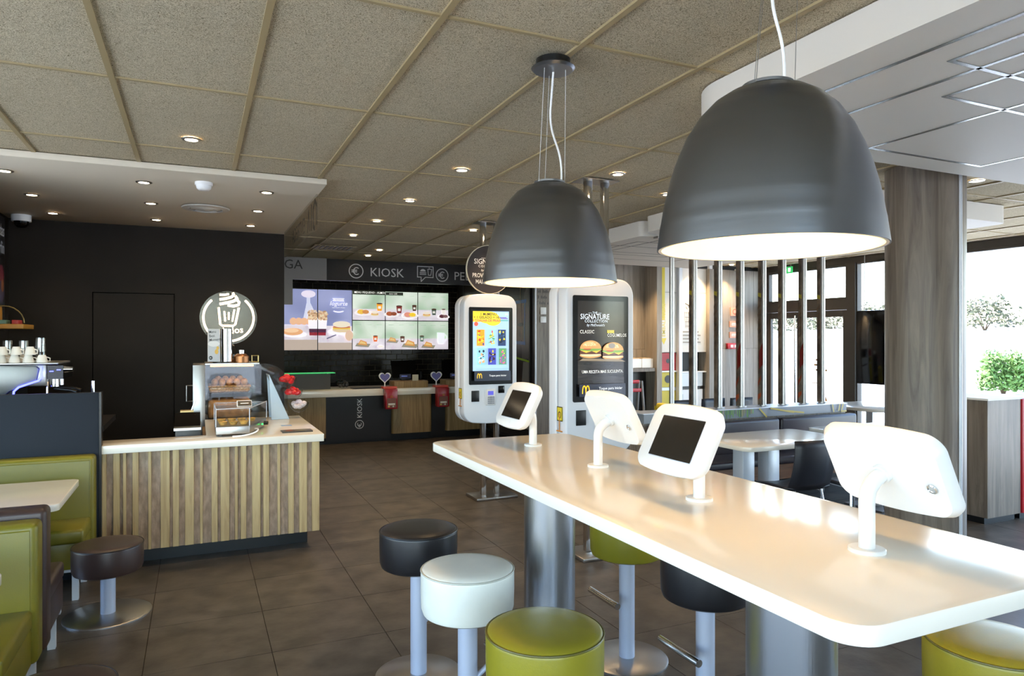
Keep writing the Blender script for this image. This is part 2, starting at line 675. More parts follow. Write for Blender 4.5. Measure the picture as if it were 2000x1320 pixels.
# lowered white soffit above the cafe counter
sof = struct('ceiling_soffit', MB().box(-1.66, 0.90, 5.35, 8.12, 2.815, 2.858), M_SOFFIT, 'white lowered plaster ceiling above the cafe counter', 'ceiling', bevel=0.004)

WZ = 2.893
# walls -----------------------------------------------------------
struct('wall_left', MB().box(-1.75, -1.65, 5.7, 8.3, 0, WZ), M_BLACKW, 'dark side wall of the cafe corner behind the espresso machine')
wbl = MB()
for x0, x1, z0, z1 in ((-1.75, -0.955, 0, WZ), (-0.955, -0.208, 2.12, WZ), (-0.208, 0.895, 0, WZ)):
    wbl.box(x0, x1, 8.1, 8.25, z0, z1)
wbl.box(-1.75, .895, 8.25, 8.3, 0, WZ)  # unseen backing, added to stop outside light leaking round the door
wbl = struct('wall_back_left', wbl, M_BLACKW, 'matt black wall behind the cafe counter')
dr = MB().box(-0.947, -0.216, 8.108, 8.16, 0.01, 2.112).build('door_1', M_BLACKW)
tag(dr, 'flush black door in the matt black wall', 'door', kind='structure')
struct('wall_side_left', MB().box(0.815, 0.895, 8.25, 12.4, 0, WZ), M_BLACKW, 'dark return wall beside the order counter')
wb = struct('wall_back', MB().box(0.8, 4.6, 12.36, 12.5, 0, WZ), M_GROUTL, 'black glazed brick tile wall behind the order counter')
M_BRICK = mat('black_glazed_tile', '#16130f', 0.2, spec=0.35, vary=0.3, vscale=5)
br_me = MB().box(0, 0.191, -0.012, 0.0, 0, 0.09).mesh('wall_tile', M_BRICK, bevel=0.003, seg=1)
rest = MB()
nb = 0
for r in range(30):
    z = 0.12 + r * 0.096
    if z > 2.75: break
    for c in range(-1, 19):
        x = 0.95 + c * 0.198 + (0.099 if r % 2 else 0)
        if x < 0.9: continue
        if x + 0.194 > 4.5:
            if x < 4.47: rest.box(x, 4.49, 12.348, 12.36, z, z + 0.09)
            continue
        if (0.82 < z < 1.5 or z > 2.42) and nb < 295:
            inst('wall_tile', br_me, (x, 12.36, z), wb)
            nb += 1
        else:
            rest.box(x, x + 0.194, 12.348, 12.36, z, z + 0.092)
r_ = rest.build('wall_tile_remainder', M_BRICK, wb); r_['kind'] = 'stuff'
struct('wall_passage', MB().box(4.5, 4.6, 9.16, 12.36, 0, WZ), M_BLACKW, 'dark side wall carrying the large photo mural')

# grey wood panelled wall on the right
wr = struct('wall_back_right', MB().box(4.5, 8.9, 9.06, 9.16, 0, WZ), M_BLACK, 'grey wood panelled rear wall of the dining room')
def panel(x0, x1, z0, z1, y=9.04, m=M_GREYWP, parent=wr):
    return MB().box(x0 + .002, x1 - .002, y, y + .02, z0 + .002, z1 - .002).build('wall_panel', m, parent)
panel(4.5, 4.76, 0.08, 2.8, m=M_GREYW)
for a, b in ((4.76, 5.45), (5.45, 6.03), (6.03, 6.5)):
    panel(a, b, 1.483, 2.8); panel(a, b, 0.08, 1.483)
panel(6.5, 7.56, 0.08, 2.8)
for a, b in ((7.56, 7.99), (7.99, 8.36), (8.36, 8.66), (8.66, 8.86)):
    panel(a, b, 1.483, 2.8); panel(a, b, 0.08, 1.483)
MB().box(4.495, 4.512, 9.03, 9.062, 0, 2.8).build('edge_trim', M_ALU, wr)
struct('baseboard_back_right', MB().box(4.5, 8.86, 9.03, 9.045, 0, 0.08), M_BLACK, 'black skirting under the grey wood wall', 'skirting')

# glazed wall on the right, X = 8.87 --------------------------------
WX = 8.87
wall_r = MB().box(WX, WX + .12, -2.6, 9.1, 2.77, CZ + .03).box(WX, WX + .12, 8.94, 9.1, 0, 2.77).box(WX, WX + .12, -2.6, -2.3, 0, 2.77)
struct('wall_right', wall_r, M_ALUD, 'dark aluminium header above the glazed right wall')
def window(name, y0, y1, z0, z1, label, x=WX, fr=0.05):
    w = thing(name, (x, (y0 + y1) / 2, z0), label, 'window')
    w['kind'] = 'structure'
    for a, b, c, d in ((y0, y0 + fr, z0, z1), (y1 - fr, y1, z0, z1), (y0 + fr, y1 - fr, z0, z0 + fr), (y0 + fr, y1 - fr, z1 - fr, z1)):
        MB().box(x, x + .08, a, b, c, d).build('window_frame', M_ALUD, w, bevel=.004, seg=1)
    MB().box(x + .036, x + .044, y0 + fr, y1 - fr, z0 + fr, z1 - fr).build('pane', M_GLASSW, w)
    return w
wy = [-2.3, -0.2, 1.9, 4.0, 6.3, 7.19]
txt = ['unseen end pane of the glazed wall', 'pane beside the camera side of the glazed wall', 'pane before the wood cabinet', 'large pane beside the round column looking onto shrubs', 'narrow pane between the round column and the entrance door']
for k in range(5):
    window('window_%d' % (k + 1), wy[k], wy[k + 1], 0.0, 2.77, 'floor to ceiling window, ' + txt[k], fr=(0.05, 0.05, 0.05, 0.035, 0.02)[k])
tr1 = struct('trim_1', MB().box(WX - .02, WX + .12, 7.19, 7.335, 0, 2.77), M_ALUD, 'wide dark aluminium post beside the entrance doors', 'door post')
struct('trim_2', MB().box(WX - .02, WX + .12, 7.335, 8.94, 2.085, 2.235), M_ALUD, 'dark aluminium transom bar above the entrance doors', 'transom')
window('window_6', 7.335, 8.94, 2.235, 2.77, 'wide transom window above the entrance doors', fr=0.04)
def door(name, y0, y1, label, hy, art=False):
    d = thing(name, (WX, (y0 + y1) / 2, 0), label, 'door')
    d['kind'] = 'structure'
    fr = 0.075
    for a, b, c, e in ((y0, y0 + fr, 0.01, 2.08), (y1 - fr, y1, 0.01, 2.08), (y0 + fr, y1 - fr, 0.01, .12), (y0 + fr, y1 - fr, 1.98, 2.08)):
        MB().box(WX, WX + .06, a, b, c, e).build('door_frame', M_ALUD, d, bevel=.004, seg=1)
    pn = MB().box(WX + .026, WX + .034, y0 + fr, y1 - fr, .12, 1.98).build('pane', M_GLASSW, d)
    MB().cyl((WX - .06, hy, .35), (WX - .06, hy, 2.02), .018, n=12).cyl((WX - .06, hy, .6), (WX + .01, hy, .6), .01, n=8).cyl((WX - .06, hy, 1.95), (WX + .01, hy, 1.95), .01, n=8).build('pull_handle', M_CHROME, d, smooth=True)
    if art:
        A = Art((WX + .025, y1 - fr, .12), (0, -1, 0), (0, 0, 1))
        for q in range(3):
            A.rect('#c9a070', .2 - .03 * (q % 2), 1.02 + .08 * q, .42 - .03 * q, 1.05 + .08 * q)
        A.line('#d0903c', [(.1, .83), (.4, .83)], .012).poly('#cf8f3f', [(.24, .83), (.31, .83), (.44, .52), (.38, .52)])
        A.ell('#3a2f2c', .42, .42, .1, .12)
        A.build('door_sticker', pn)
    return d
door('door_2', 7.345, 8.22, 'glazed entrance door leaf with orange sticker and dark round mark', 8.17, True)
door('door_3', 8.225, 8.935, 'glazed entrance door leaf next to the wood wall', 8.28)

# glazing behind and left of the camera
wf = MB()
for x0, x1, z0, z1 in ((-3.7, 1.4, 0, .3), (-3.7, 1.4, 2.75, CZ + .033), (1.4, 7.0, 0, CZ + .033), (7.0, 7.7, 0, .3), (7.0, 7.7, 2.75, CZ + .033), (7.7, 9.0, 0, CZ + .033)):
    wf.box(x0, x1, -2.6, -2.5, z0, z1)
struct('wall_front', wf, M_WHITEM, 'white plaster wall behind the viewpoint')
for k, (xa, xb) in enumerate(((-3.6, -1.1), (-1.1, 1.4), (7.0, 7.7))):
    w = thing('window_%d' % (7 + k), (xa, -2.5, .3), ['left large', 'right large', 'narrow'][k] + ' window in the wall behind the viewpoint', 'window')
    w['kind'] = 'structure'
    for q in (xa, xb - .06):
        MB().box(q, q + .06, -2.58, -2.5, .3, 2.75).build('window_frame', M_ALUD, w)
    MB().box(xa + .06, xb - .06, -2.545, -2.538, .3, 2.75).build('pane', M_GLASSW, w)
struct('wall_left_front', MB().box(-3.7, -3.6, -2.6, 5.7, 0, .3).box(-3.7, -3.6, -2.6, 5.7, 2.75, CZ + .033).box(-3.7, -1.65, 5.65, 5.75, 0, CZ + .033), M_WHITEM, 'white plaster band of the glazed wall left of the booths')
for k in range(4):
    ya = -2.5 + 2.04 * k
    w = thing('window_%d' % (12 + k), (-3.6, ya, .3), ['first', 'second', 'third', 'fourth'][k] + ' large window left of the booths counted from the viewpoint', 'window')
    w['kind'] = 'structure'
    MB().box(-3.68, -3.6, ya, ya + .06, .3, 2.75).build('window_frame', M_ALUD, w)
    MB().box(-3.645, -3.638, ya + .06, ya + 2.04, .3, 2.75).build('pane', M_GLASSW, w)

# round column -----------------------------------------------------
column = struct('column', MB().cyl((4.73, 3.27, 0), (4.73, 3.27, CZ), .252, n=48), M_GREYW, 'thick round column clad in grey wood laminate', 'column', smooth=True)
ca = R(-90)
for da, w_, m_ in ((0, .012, M_ALU),):
    px_, py_ = 4.73 + .254 * math.cos(ca), 3.27 + .254 * math.sin(ca)
    MB().cyl((px_, py_, 0), (px_, py_, CZ), w_, n=8).build('joint_strip', m_, column)

# order counter sign band -------------------------------------------
M_BANDL = mat('sign_band_grey', '#8d8a88', 0.35, metal=0.3)
band = thing('sign_band', (2.6, 10.6, 2.525), 'long sign band above the order counter with KIOSK lettering', 'sign')
MB().box(0.9, 1.78, 10.6, 10.68, 2.525, 2.85).build('band_panel', M_BANDL, band)  # lighter panel colour stands in for the reflection fading along the band
MB().box(1.783, 4.47, 10.6, 10.68, 2.525, 2.85).build('band_panel', M_DARK, band)
MB().box(0.9, 1.29, 10.6, 10.66, 2.15, 2.523).build('side_leg', M_BANDL, band)
A = Art((0.9, 10.6, 2.525), (1, 0, 0), (0, 0, 1))
A.text('#262424', 'EGA', .17, .155, .19)
A.build('word', band); A = Art((0.9, 10.6, 2.525), (1, 0, 0), (0, 0, 1))
W_ = '#dcdad6'
A.euro(W_, 1.32, .155, .105, .014)
A.build('euro_icon', band); A = Art((0.9, 10.6, 2.525), (1, 0, 0), (0, 0, 1))
A.text(W_, 'KIOSK', 1.53, .085, .19)
A.build('word', band); A = Art((0.9, 10.6, 2.525), (1, 0, 0), (0, 0, 1))
# speech bubble with burger and cup
bx, by = 2.29, .07
A.line(W_, [(bx, by + .03), (bx, by + .2), (bx + .26, by + .2), (bx + .26, by + .03), (bx + .13, by + .03), (bx + .06, by - .04), (bx + .06, by + .03), (bx, by + .03)], .013)
A.ell(W_, bx + .09, by + .12, .045, .04, 14, 0, 180)
A.line(W_, [(bx + .04, by + .1), (bx + .14, by + .1)], .012).line(W_, [(bx + .04, by + .075), (bx + .14, by + .075)], .012)
A.line(W_, [(bx + .17, by + .16), (bx + .18, by + .065), (bx + .22, by + .065), (bx + .235, by + .16), (bx + .17, by + .16)], .01)
A.line(W_, [(bx + .2, by + .16), (bx + .19, by + .185)], .008)
A.build('bubble_icon', band); A = Art((0.9, 10.6, 2.525), (1, 0, 0), (0, 0, 1))
A.euro(W_, 2.7, .145, .1, .014)
A.build('euro_icon', band); A = Art((0.9, 10.6, 2.525), (1, 0, 0), (0, 0, 1))
A.text(W_, 'PED', 2.9, .075, .19)
A.build('word', band)

# outdoor ----------------------------------------------------------
M_GRND = mat('pale_ground', '#b3b4b4', 0.9, vary=0.12, vscale=0.7)
struct('ground', MB().box(-60, 140, -90, 120, -.35, -.13), M_GRND, 'pale sunlit paving and gravel outside', 'ground')
def leaf_mat(n, a, b):
    return mat(n, a, 0.6, color2=b, vscale=2.5)
M_LEAF1 = leaf_mat('leaf_green', '#86a356', '#557434')
M_LEAF2 = leaf_mat('leaf_olive', '#7c7b58', '#45462f')
M_BARK = mat('bark', '#6b5a45', 0.9)
def bush(name, x, y, w, h, n, m, label, cat, leaf=.09, grp=None, z0=-.13):
    t = thing(name, (x, y, z0), label, cat, grp)
    mb = MB()
    for k in range(n):
        a, b = random.uniform(0, 2 * math.pi), random.random()
        rr = w * (.35 + .65 * math.sqrt(random.random())) * (1 - .35 * b)
        p = Vector((x + rr * math.cos(a), y + rr * math.sin(a), z0 + h * (.12 + .88 * b) * random.uniform(.8, 1.05)))
        q = Vector((random.uniform(-1, 1), random.uniform(-1, 1), random.uniform(-.2, 1))).normalized()
        s_ = q.orthogonal().normalized() * leaf * .35
        l_ = q * leaf * random.uniform(.7, 1.3)
        mb.add([p, p + l_ * .5 + s_, p + l_, p + l_ * .5 - s_], [(0, 1, 2, 3)])
    f = mb.build('foliage', m, t, fix=False)
    st = MB()
    for k in range(6):
        a = 2 * math.pi * k / 6
        st.tube([(x, y, z0), (x + .25 * w * math.cos(a), y + .25 * w * math.sin(a), z0 + h * .4), (x + .6 * w * math.cos(a), y + .6 * w * math.sin(a), z0 + h * .8)], [.05, .03, .012], 6)
    st.build('stem', M_BARK, t)
    return t
bush('shrub', 23.3, 13.5, .75, 1.35, 2200, M_LEAF1, 'bright green shrub seen through the large pane beside the column', 'shrub', .16)
bush('shrub', 25.4, 13.6, .7, 1.0, 1500, M_LEAF2, 'smaller olive shrub beside the bright green one outside', 'shrub', .16)
# bank behind the car park
bank = MB()
pts = []
for i in range(41):
    y = -40 + 4 * i
    pts.append(y)
vs, fs = [], []
for i, y in enumerate(pts):
    for j, (dx, z) in enumerate(((0, -.3), (4, 1.2), (9, 2.3), (24, 3.0))):
        vs.append((44 + dx + 1.2 * math.sin(i * .7 + j), y, z + .25 * math.sin(i * 1.1 + j * 2)))
for i in range(len(pts) - 1):
    for j in range(3):
        fs.append((i * 4 + j, i * 4 + j + 1, (i + 1) * 4 + j + 1, (i + 1) * 4 + j))
struct('bank', bank.add(vs, fs), M_GRND, 'sunlit earth bank beyond the forecourt', 'bank', smooth=True)
names = ['leftmost', 'second', 'third', 'fourth', 'fifth', 'sixth', 'seventh', 'eighth']
for k, (x, y, w, h) in enumerate(((56, 62, 2.2, 2.2), (56, 57, 2.2, 2.6), (56, 52, 2.2, 2.3), (55.5, 47.5, 2.1, 2.3), (56, 43, 2.2, 2.6), (55.5, 38.4, 2.2, 2.6), (56, 33.8, 2.2, 2.7), (56, 29.2, 2.2, 2.5))):
    bush('hillside_bush', x, y, w, h, 900, M_LEAF2, '%s dusty olive bush along the bank beyond the windows' % names[k], 'bush', .34, 'bushes along the bank', 2.2)
# low wall of a neighbouring plot
# ================================================================ OBJECTS
# ---- white ceiling rafts -------------------------------------------
M_RAFT = mat('raft_white', '#dcd6ca', 0.6)
M_RLINE = mat('raft_inlay', '#8f9394', 0.25, metal=0.8)
M_RLINED = mat('raft_inlay_dark', '#6b655d', 0.4, metal=0.3)
def raft(x0, x1, y0, y1, label, rects, rad=.3, z0=2.70, lm=M_RLINE, w=.02):
    t = thing('ceiling_raft', ((x0 + x1) / 2, (y0 + y1) / 2, z0), label, 'ceiling panel', 'white ceiling rafts')
    MB().prism(rrect(x0, x1, y0, y1, rad, 10), z0, CZ - .004, 'z').build('raft_body', M_RAFT, t, smooth=True)
    for (a, b, c, d) in rects:
        mb = MB()
        for p, q, r_, s_ in ((a, b, c, c + w), (a, b, d - w, d), (a, a + w, c + w, d - w), (b - w, b, c + w, d - w)):
            mb.box(p, q, r_, s_, z0 - .002, z0 + .002)
        mb.build('inlay_line', lm, t)
    return t
raft(2.213, 6.2, -1.2, 2.845, 'large white ceiling raft with silver inlaid rectangles above the bar table', [
    (2.42, 2.776, -.9, 2.55), (3.36, 4.36, -.6, 2.66), (2.585, 5.0, .4, 1.70), (2.945, 5.6, .2, 1.96)], .3)
raft(4.05, 6.74, 3.86, 5.72, 'middle white ceiling raft behind the round column', [(4.3, 6.4, 4.05, 5.4), (5.0, 6.6, 4.25, 5.2)], .1)
raft(4.14, 6.74, 5.89, 8.3, 'rear white ceiling raft near the recycling bins', [(4.35, 5.9, 6.25, 7.7), (4.5, 6.4, 6.05, 7.1), (4.25, 5.5, 6.6, 7.3)], .06, lm=M_RLINED, w=.012)

# ---- downlights ------------------------------------------------------
def downlight(x, y, z, label, grp, e=10.0, on=True):
    t = thing('downlight', (x, y, z), label, 'downlight', grp)
    MB().lathe([(.036, 0), (.037, -.006), (.052, -.005), (.056, 0), (.036, 0)], (x, y, z), 24).build('trim_ring', M_STEEL, t, smooth=True)
    MB().cyl((x, y, z - .003), (x, y, z), .037, n=20).build('lens', M_SPOT, t)
    if on:
        ld = bpy.data.lights.new('spot_light', 'SPOT')
        ld.energy = e
        ld.color = (1, .68, .36)
        ld.spot_size = R(95)
        ld.spot_blend = .8
        ld.shadow_soft_size = .03
        lo = bpy.data.objects.new('spot_light', ld)
        COL.objects.link(lo)
        lo.parent = t
        lo.location = (0, 0, -.012)
    return t
for x, y, lb in ((-.027, 4.62, 'nearest downlight in the beige boards before the white soffit'),
                 (1.73, 4.656, 'downlight in the beige boards left of the far pendant lamp'),
                 (1.70, 5.878, 'downlight second in the row leading to the order counter'),
                 (1.687, 7.043, 'downlight third in the row leading to the order counter'),
                 (1.67, 8.133, 'downlight fourth in the row leading to the order counter'),
                 (2.275, 9.348, 'small downlight just before the sign band'),
                 (2.28, 10.05, 'small downlight closest to the sign band'),
                 (2.815, 4.296, 'downlight between the two pendant lamps'),
                 (2.816, 6.30, 'downlight beside the far pendant lamp before the round sign'),
                 (2.811, 7.20, 'downlight beside the twin pole above the round sign'),
                 (3.593, 4.732, 'downlight just left of the near pendant lamp'),
                 (5.431, 3.337, 'downlight right of the column top')):
    downlight(x, y, CZ - .003, lb, 'downlights in the beige ceiling', 55)
for j, y in enumerate((5.82, 6.7, 7.6)):
    for i, x in enumerate((-1.21, -.355, .51)):
        downlight(x, y, 2.813, 'soffit downlight, %s row, %s of the three' % (('front', 'middle', 'back')[j], ('leftmost', 'central', 'rightmost')[i]), 'downlights in the white soffit', 14)
for x, y, lb in ((7.98, 8.82, 'downlight washing the wood wall beside the bins'), (7.16, 8.6, 'downlight above the white recycling poster'), (6.0, 8.55, 'downlight above the tray shelf wall')):
    downlight(x, y, CZ - .003, lb, 'downlights along the wood wall', 150)
# smoke detector, camera dome, air vents
t = thing('smoke_detector', (.051, 5.648, 2.813), 'white round smoke detector on the soffit', 'smoke detector')
MB().lathe([(0, 0), (.062, 0), (.062, -.022), (0, -.022)], (.051, 5.648, 2.813), 28).build('base', M_PLASTW, t, smooth=True)
MB().lathe([(0, -.022), (.055, -.022), (.05, -.045), (.036, -.058), (0, -.06)], (.051, 5.648, 2.813), 28).build('sensor_head', M_PLASTW, t, smooth=True)
t = thing('dome_camera', (-1.5, 7.85, 2.813), 'white dome security camera in the soffit corner', 'security camera')
MB().lathe([(0, 0), (.08, 0), (.08, -.06), (0, -.06)], (-1.5, 7.85, 2.813), 24).build('housing', M_PLASTW, t, smooth=True)
MB().lathe([(.062, -.06), (.058, -.09), (.035, -.115), (0, -.122)], (-1.5, 7.85, 2.813), 24).build('dome', M_BLACKG, t, smooth=True)
t = thing('air_diffuser', (.077, 6.731, 2.813), 'round metal air diffuser in the soffit', 'air vent')
MB().lathe([(.19, -.001), (0, -.001), (0, -.003), (.19, -.003)], (.077, 6.731, 2.813), 36).build('throat', M_DARK, t)
for k, (r0, r1, dz) in enumerate(((.14, .2, -.012), (.09, .125, -.018), (0.0, .07, -.02))):
    MB().lathe([(r0, -.004), (r1, -.004), (r1 * .97, -.014), (max(r0, 0), dz - .008), (r0, -.004)] if r0 else [(r1, -.004), (r1, -.012), (.04, dz - .006), (0, dz - .006)], (.077, 6.731, 2.813), 36).build('ring', mat('diffuser_grey', '#c9c5bb', .45), t, smooth=True)
t = thing('slot_vent', (1.65, 9.29, CZ - .004), 'slotted ceiling vent near the sign band', 'air vent')
MB().box(1.38, 1.92, 9.1, 9.48, CZ - .012, CZ - .006).build('frame', M_TBAR, t)
for k in range(8):
    MB().box(1.42 + .06 * k, 1.45 + .06 * k, 9.14, 9.44, CZ - .018, CZ - .012).build('slot', M_BLACK, t)

# ---- hanging glass sign under the soffit ------------------------------
t = thing('hanging_sign', (.885, 6.8, 2.54), 'translucent hanging sign panel below the soffit edge with reversed lettering', 'sign')
MB().box(.88, .89, 5.72, 7.95, 2.54, 2.814).build('panel', M_FROST, t)
A = Art((.892, 5.72, 2.54), (0, 1, 0), (0, 0, 1))
INK = '#2c2823'
A.line(INK, [(.08, .05), (.08, .2), (.16, .25), (.25, .2), (.25, .05), (.17, .02)], .04).line(INK, [(.36, .04), (.36, .24)], .04)
A.line(INK, [(.46, .05), (.52, .22), (.58, .05)], .035)
A.text(INK, 'ENTREGA', .75, .07, .2, .01)
A.build('sign_lettering', t)

# ---- pendant lamps -----------------------------------------------------
PROF = [(1, 0), (.992, .04), (.975, .12), (.95, .22), (.915, .34), (.868, .46), (.805, .58), (.72, .70), (.615, .81), (.49, .895), (.36, .95), (.26, .972), (.22, .985)]
def pendant(x, y, label, cx=0.0, cy=0.0):
    qx, qy = x + cx, y + cy      # the ceiling rose sits slightly off the shade's axis
    z, r, h = 1.90, .303, .455
    t = thing('pendant_lamp', (x, y, z), label, 'pendant lamp', 'pendant lamps above the bar table')
    pr = []
    for k, (a, b) in enumerate(PROF):
        pr.append((a * r, b * h))
    # smooth subdivision plus faint turned rings
    fine = []
    for (r0, z0), (r1, z1) in zip(pr, pr[1:]):
        for q in range(4):
            s_ = q / 4
            fine.append((r0 + (r1 - r0) * s_, z0 + (z1 - z0) * s_))
    fine.append(pr[-1])
    outer = [(a + (.0008 if i in (9, 13, 14, 22, 27, 28) else 0), b) for i, (a, b) in enumerate(fine)]
    MB().lathe([(r - .004, 0)] + outer + [(0, .985 * h)], (x, y, z), 72).build('shade', M_LAMP, t, smooth=True)
    MB().lathe([(r - .004, 0)] + [(max(a - .012, .01), b - .004) for a, b in fine[1:]] + [(0, .955 * h)], (x, y, z), 72).build('inner_reflector', M_LAMPIN, t, smooth=True)
    MB().lathe([(0, .985 * h), (.07, .985 * h), (.07, .985 * h + .008), (0, .985 * h + .01)], (x, y, z), 32).build('top_cap', M_LAMP, t, smooth=True)
    MB().cyl((x, y, z + .30), (x, y, z + .43), .03, n=16).build('socket', M_PLASTW, t, smooth=True)
    MB().ell((x, y, z + .235), .055, .055, .07, 20, 12).build('bulb', M_BULB, t, smooth=True)
    for k in range(3):
        a = R(200 + 120 * k)
        MB().cyl((x + .07 * math.cos(a), y + .07 * math.sin(a), z + .985 * h), (qx + .055 * math.cos(a), qy + .055 * math.sin(a), CZ - .05), .0011, n=6).build('suspension_wire', M_STEEL, t)
    MB().tube(bez((x + .06, y, z + h * .985), (x + .075, y, z + h + .2), (x - .02 + cx * .3, y + cy * .3, z + h + .16), (x - .005 + cx * .7, y + cy * .7, z + h + .33), 14) + [Vector((qx + .002, qy, CZ - .04))], .0045, 8).build('power_cable', M_PLASTW, t, smooth=True)
    MB().lathe([(0, 0), (.075, 0), (.075, -.03), (0, -.03)], (qx, qy, CZ - .006), 32).build('canopy', M_BLACK, t, smooth=True)
    MB().lathe([(0, -.03), (.085, -.03), (.095, -.036), (.085, -.046), (0, -.05)], (qx, qy, CZ - .006), 36).build('canopy_disc', M_LAMP, t, smooth=True)
    return t
pendant(1.45, 2.77, 'far dark grey bell pendant lamp over the bar table', -.045, -.12)
pendant(1.45, 1.459, 'near large dark grey bell pendant lamp over the bar table', .04, 0)

# ---- bar table -----------------------------------------------------------
t = thing('bar_table', (1.43, 2.07, 0), 'long white bar table on two steel drum pedestals', 'table')
MB().prism(rrect(1.049, 1.812, .847, 3.285, .07, 10), 1.1, 1.14, 'z').build('tabletop', M_WHITE, t, smooth=True, bevel=.003)
for y in (1.377, 2.77):
    p = MB().cyl((1.45, y, .012), (1.45, y, 1.1), .115, n=48).build('pedestal', M_STEELD, t, smooth=True)
    MB().cyl((1.45, y, 0), (1.45, y, .012), .24, n=48).build('base_plate', M_STEEL, p, smooth=True)

# ---- tablets on stands -----------------------------------------------------
M_SCR = mat('tablet_screen_off', '#1b1815', 0.12)
def tablet(label, loc, rz):
    t = thing('tablet_stand', (0, 0, 0), label, 'tablet stand', 'tablets on the bar table')
    tl = R(27)
    nrm = Vector((math.cos(tl), 0, math.sin(tl)))
    up = Vector((-math.sin(tl), 0, math.cos(tl)))
    rt = Vector((0, 1, 0))
    c = Vector((.085, 0, .198))
    Mx = Matrix((( rt.x, up.x, nrm.x, c.x), (rt.y, up.y, nrm.y, c.y), (rt.z, up.z, nrm.z, c.z), (0, 0, 0, 1)))
    out = rrect(-.156, .156, -.104, .104, .036, 8, .012, .012)
    # bow the short sides as well
    out = [(p[0] * (1 + .05 * (1 - (p[1] / .12) ** 2)), p[1]) for p in out]
    hole = rrect(-.102, .102, -.068, .068, .002, 1)
    b = MB()
    back = [(p[0] * .93, p[1] * .91) for p in out]
    n = len(out)
    def ringz(P, z): return [(p[0], p[1], z) for p in P]
    vs = ringz(back, -.030) + ringz(out, -.012) + ringz(out, 0) + ringz([(p[0] * .97, p[1] * .965) for p in out], .004)
    fs = [tuple(range(n))[::-1]]
    for k in range(3):
        fs += [(k * n + i, k * n + (i + 1) % n, (k + 1) * n + (i + 1) % n, (k + 1) * n + i) for i in range(n)]
    fs.append(tuple(range(3 * n, 4 * n)))
    b.add(vs, fs)
    en = b.xform(Mx).build('enclosure', M_TABW, t, smooth=True)
    MB().prism([(p[0], p[1]) for p in hole], .0042, .0056, 'z').xform(Mx).build('screen', M_SCR, t)
    MB().prism(rrect(-.1045, .1045, -.0705, .0705, .003, 2), .004, .0047, 'z').xform(Mx).build('screen_rim', mat('rim_grey', '#b9bcc2', .3), t)
    MB().cyl((.012, -.088, .0042), (.012, -.088, .0048), .007, n=16).xform(Mx).build('home_button', mat('button_grey', '#d5d5d5', .4), t)
    lk = MB().lathe([(.012, -.0302), (.012, -.034), (.0095, -.0355), (.009, -.033), (0, -.033)], (0, 0, 0), 20)
    lk.v = [Vector((p.x - .118, p.y - .02, p.z)) for p in lk.v]
    lk.xform(Mx).build('lock', M_CHROME, t, smooth=True)
    jt = c - nrm * .032
    MB().cyl(jt + nrm * .004, jt - nrm * .012, .024, n=24).build('joint_collar', M_TABW, t, smooth=True)
    path = [Vector((0, 0, .006)), Vector((0, 0, .06)), Vector((0, 0, .1))] + bez((0, 0, .11), (0, 0, .15), tuple(jt - nrm * .05), tuple(jt - nrm * .008), 10)[1:]
    MB().tube(path, .0185, 16).build('post', M_TABW, t, smooth=True)
    MB().lathe([(0, 0), (.042, 0), (.042, .007), (.04, .009), (0, .009)], (0, 0, 0), 32).build('foot', M_TABW, t, smooth=True)
    t.location = loc
    t.rotation_euler = (0, 0, rz)
    return t
tablet('white tablet stand farthest along the bar table, screen facing left', (1.46, 2.958, 1.14), R(180))
tablet('white tablet stand second from the far end, seen from its back', (1.456, 2.365, 1.14), 0)
tablet('white tablet stand third from the far end, dark screen facing left', (1.447, 1.745, 1.14), R(180))
tablet('white tablet stand nearest on the bar table, seen from its back', (1.464, 1.157, 1.14), 0)

# ---- stools ------------------------------------------------------------
PIPE = {}
for n_, c_ in (('leather_black', '#0c0a0b'), ('leather_brown', '#231815'), ('leather_white', '#b9b8aa'), ('leather_green', '#5a5414')):
    PIPE[n_] = mat(n_ + '_piping', c_, .45)
def seat_profile(r, h):
    return [(0, 0), (r * .86, 0), (r * .95, h * .05), (r * .99, h * .16), (r, h * .5), (r, h * .86), (r * .992, h * .905)]
def stool(name, loc, lm, label, grp, top=.73, h=.195, r=.19, foot=True, rz=0.0, base_r=.21, post_r=.04):
    t = thing(name, (0, 0, 0), label, 'stool', grp)
    z0 = top - h
    s_ = MB().lathe([(a, b + z0) for a, b in seat_profile(r, h)] + [(r * .985, z0 + h * .915), (r * .975, z0 + h * .925), (r * .93, z0 + h * .955), (r * .75, z0 + h * .985), (r * .4, z0 + h), (0, z0 + h)], (0, 0, 0), 56).build('seat', lm, t, smooth=True)
    MB().tube([(r * .992 * math.cos(a), r * .992 * math.sin(a), z0 + h * .915) for a in [2 * math.pi * i / 48 for i in range(48)]], 0.0036, 6, closed=True).build('piping', PIPE[lm.name], s_, smooth=True)
    MB().cyl((0, 0, .012), (0, 0, z0), post_r, n=28).build('post', M_POST, t, smooth=True)
    MB().lathe([(0, 0), (base_r, 0), (base_r, .007), (base_r - .008, .012), (0, .016)], (0, 0, 0), 48).build('base_disc', M_STEEL, t, smooth=True)
    if foot:
        f = MB().tube([(post_r * .8, 0, .26), (.13, 0, .33)], .011, 10).build('footrest_arm', M_POST, t, smooth=True)
        MB().cyl((.14, -.13, .335), (.14, .13, .335), .016, n=14).build('footrest_bar', M_CHROME, f, smooth=True)
    t.location = loc
    t.rotation_euler = (0, 0, rz)
    return t
G1 = 'bar stools around the white bar table'
stool('bar_stool', (.993, 3.28, 0), L_BLACK, 'black leather bar stool at the far left of the bar table', G1, rz=R(0))
stool('bar_stool', (1.006, 2.64, 0), L_WHITE, 'white leather bar stool between the black and the green one', G1, rz=R(0))
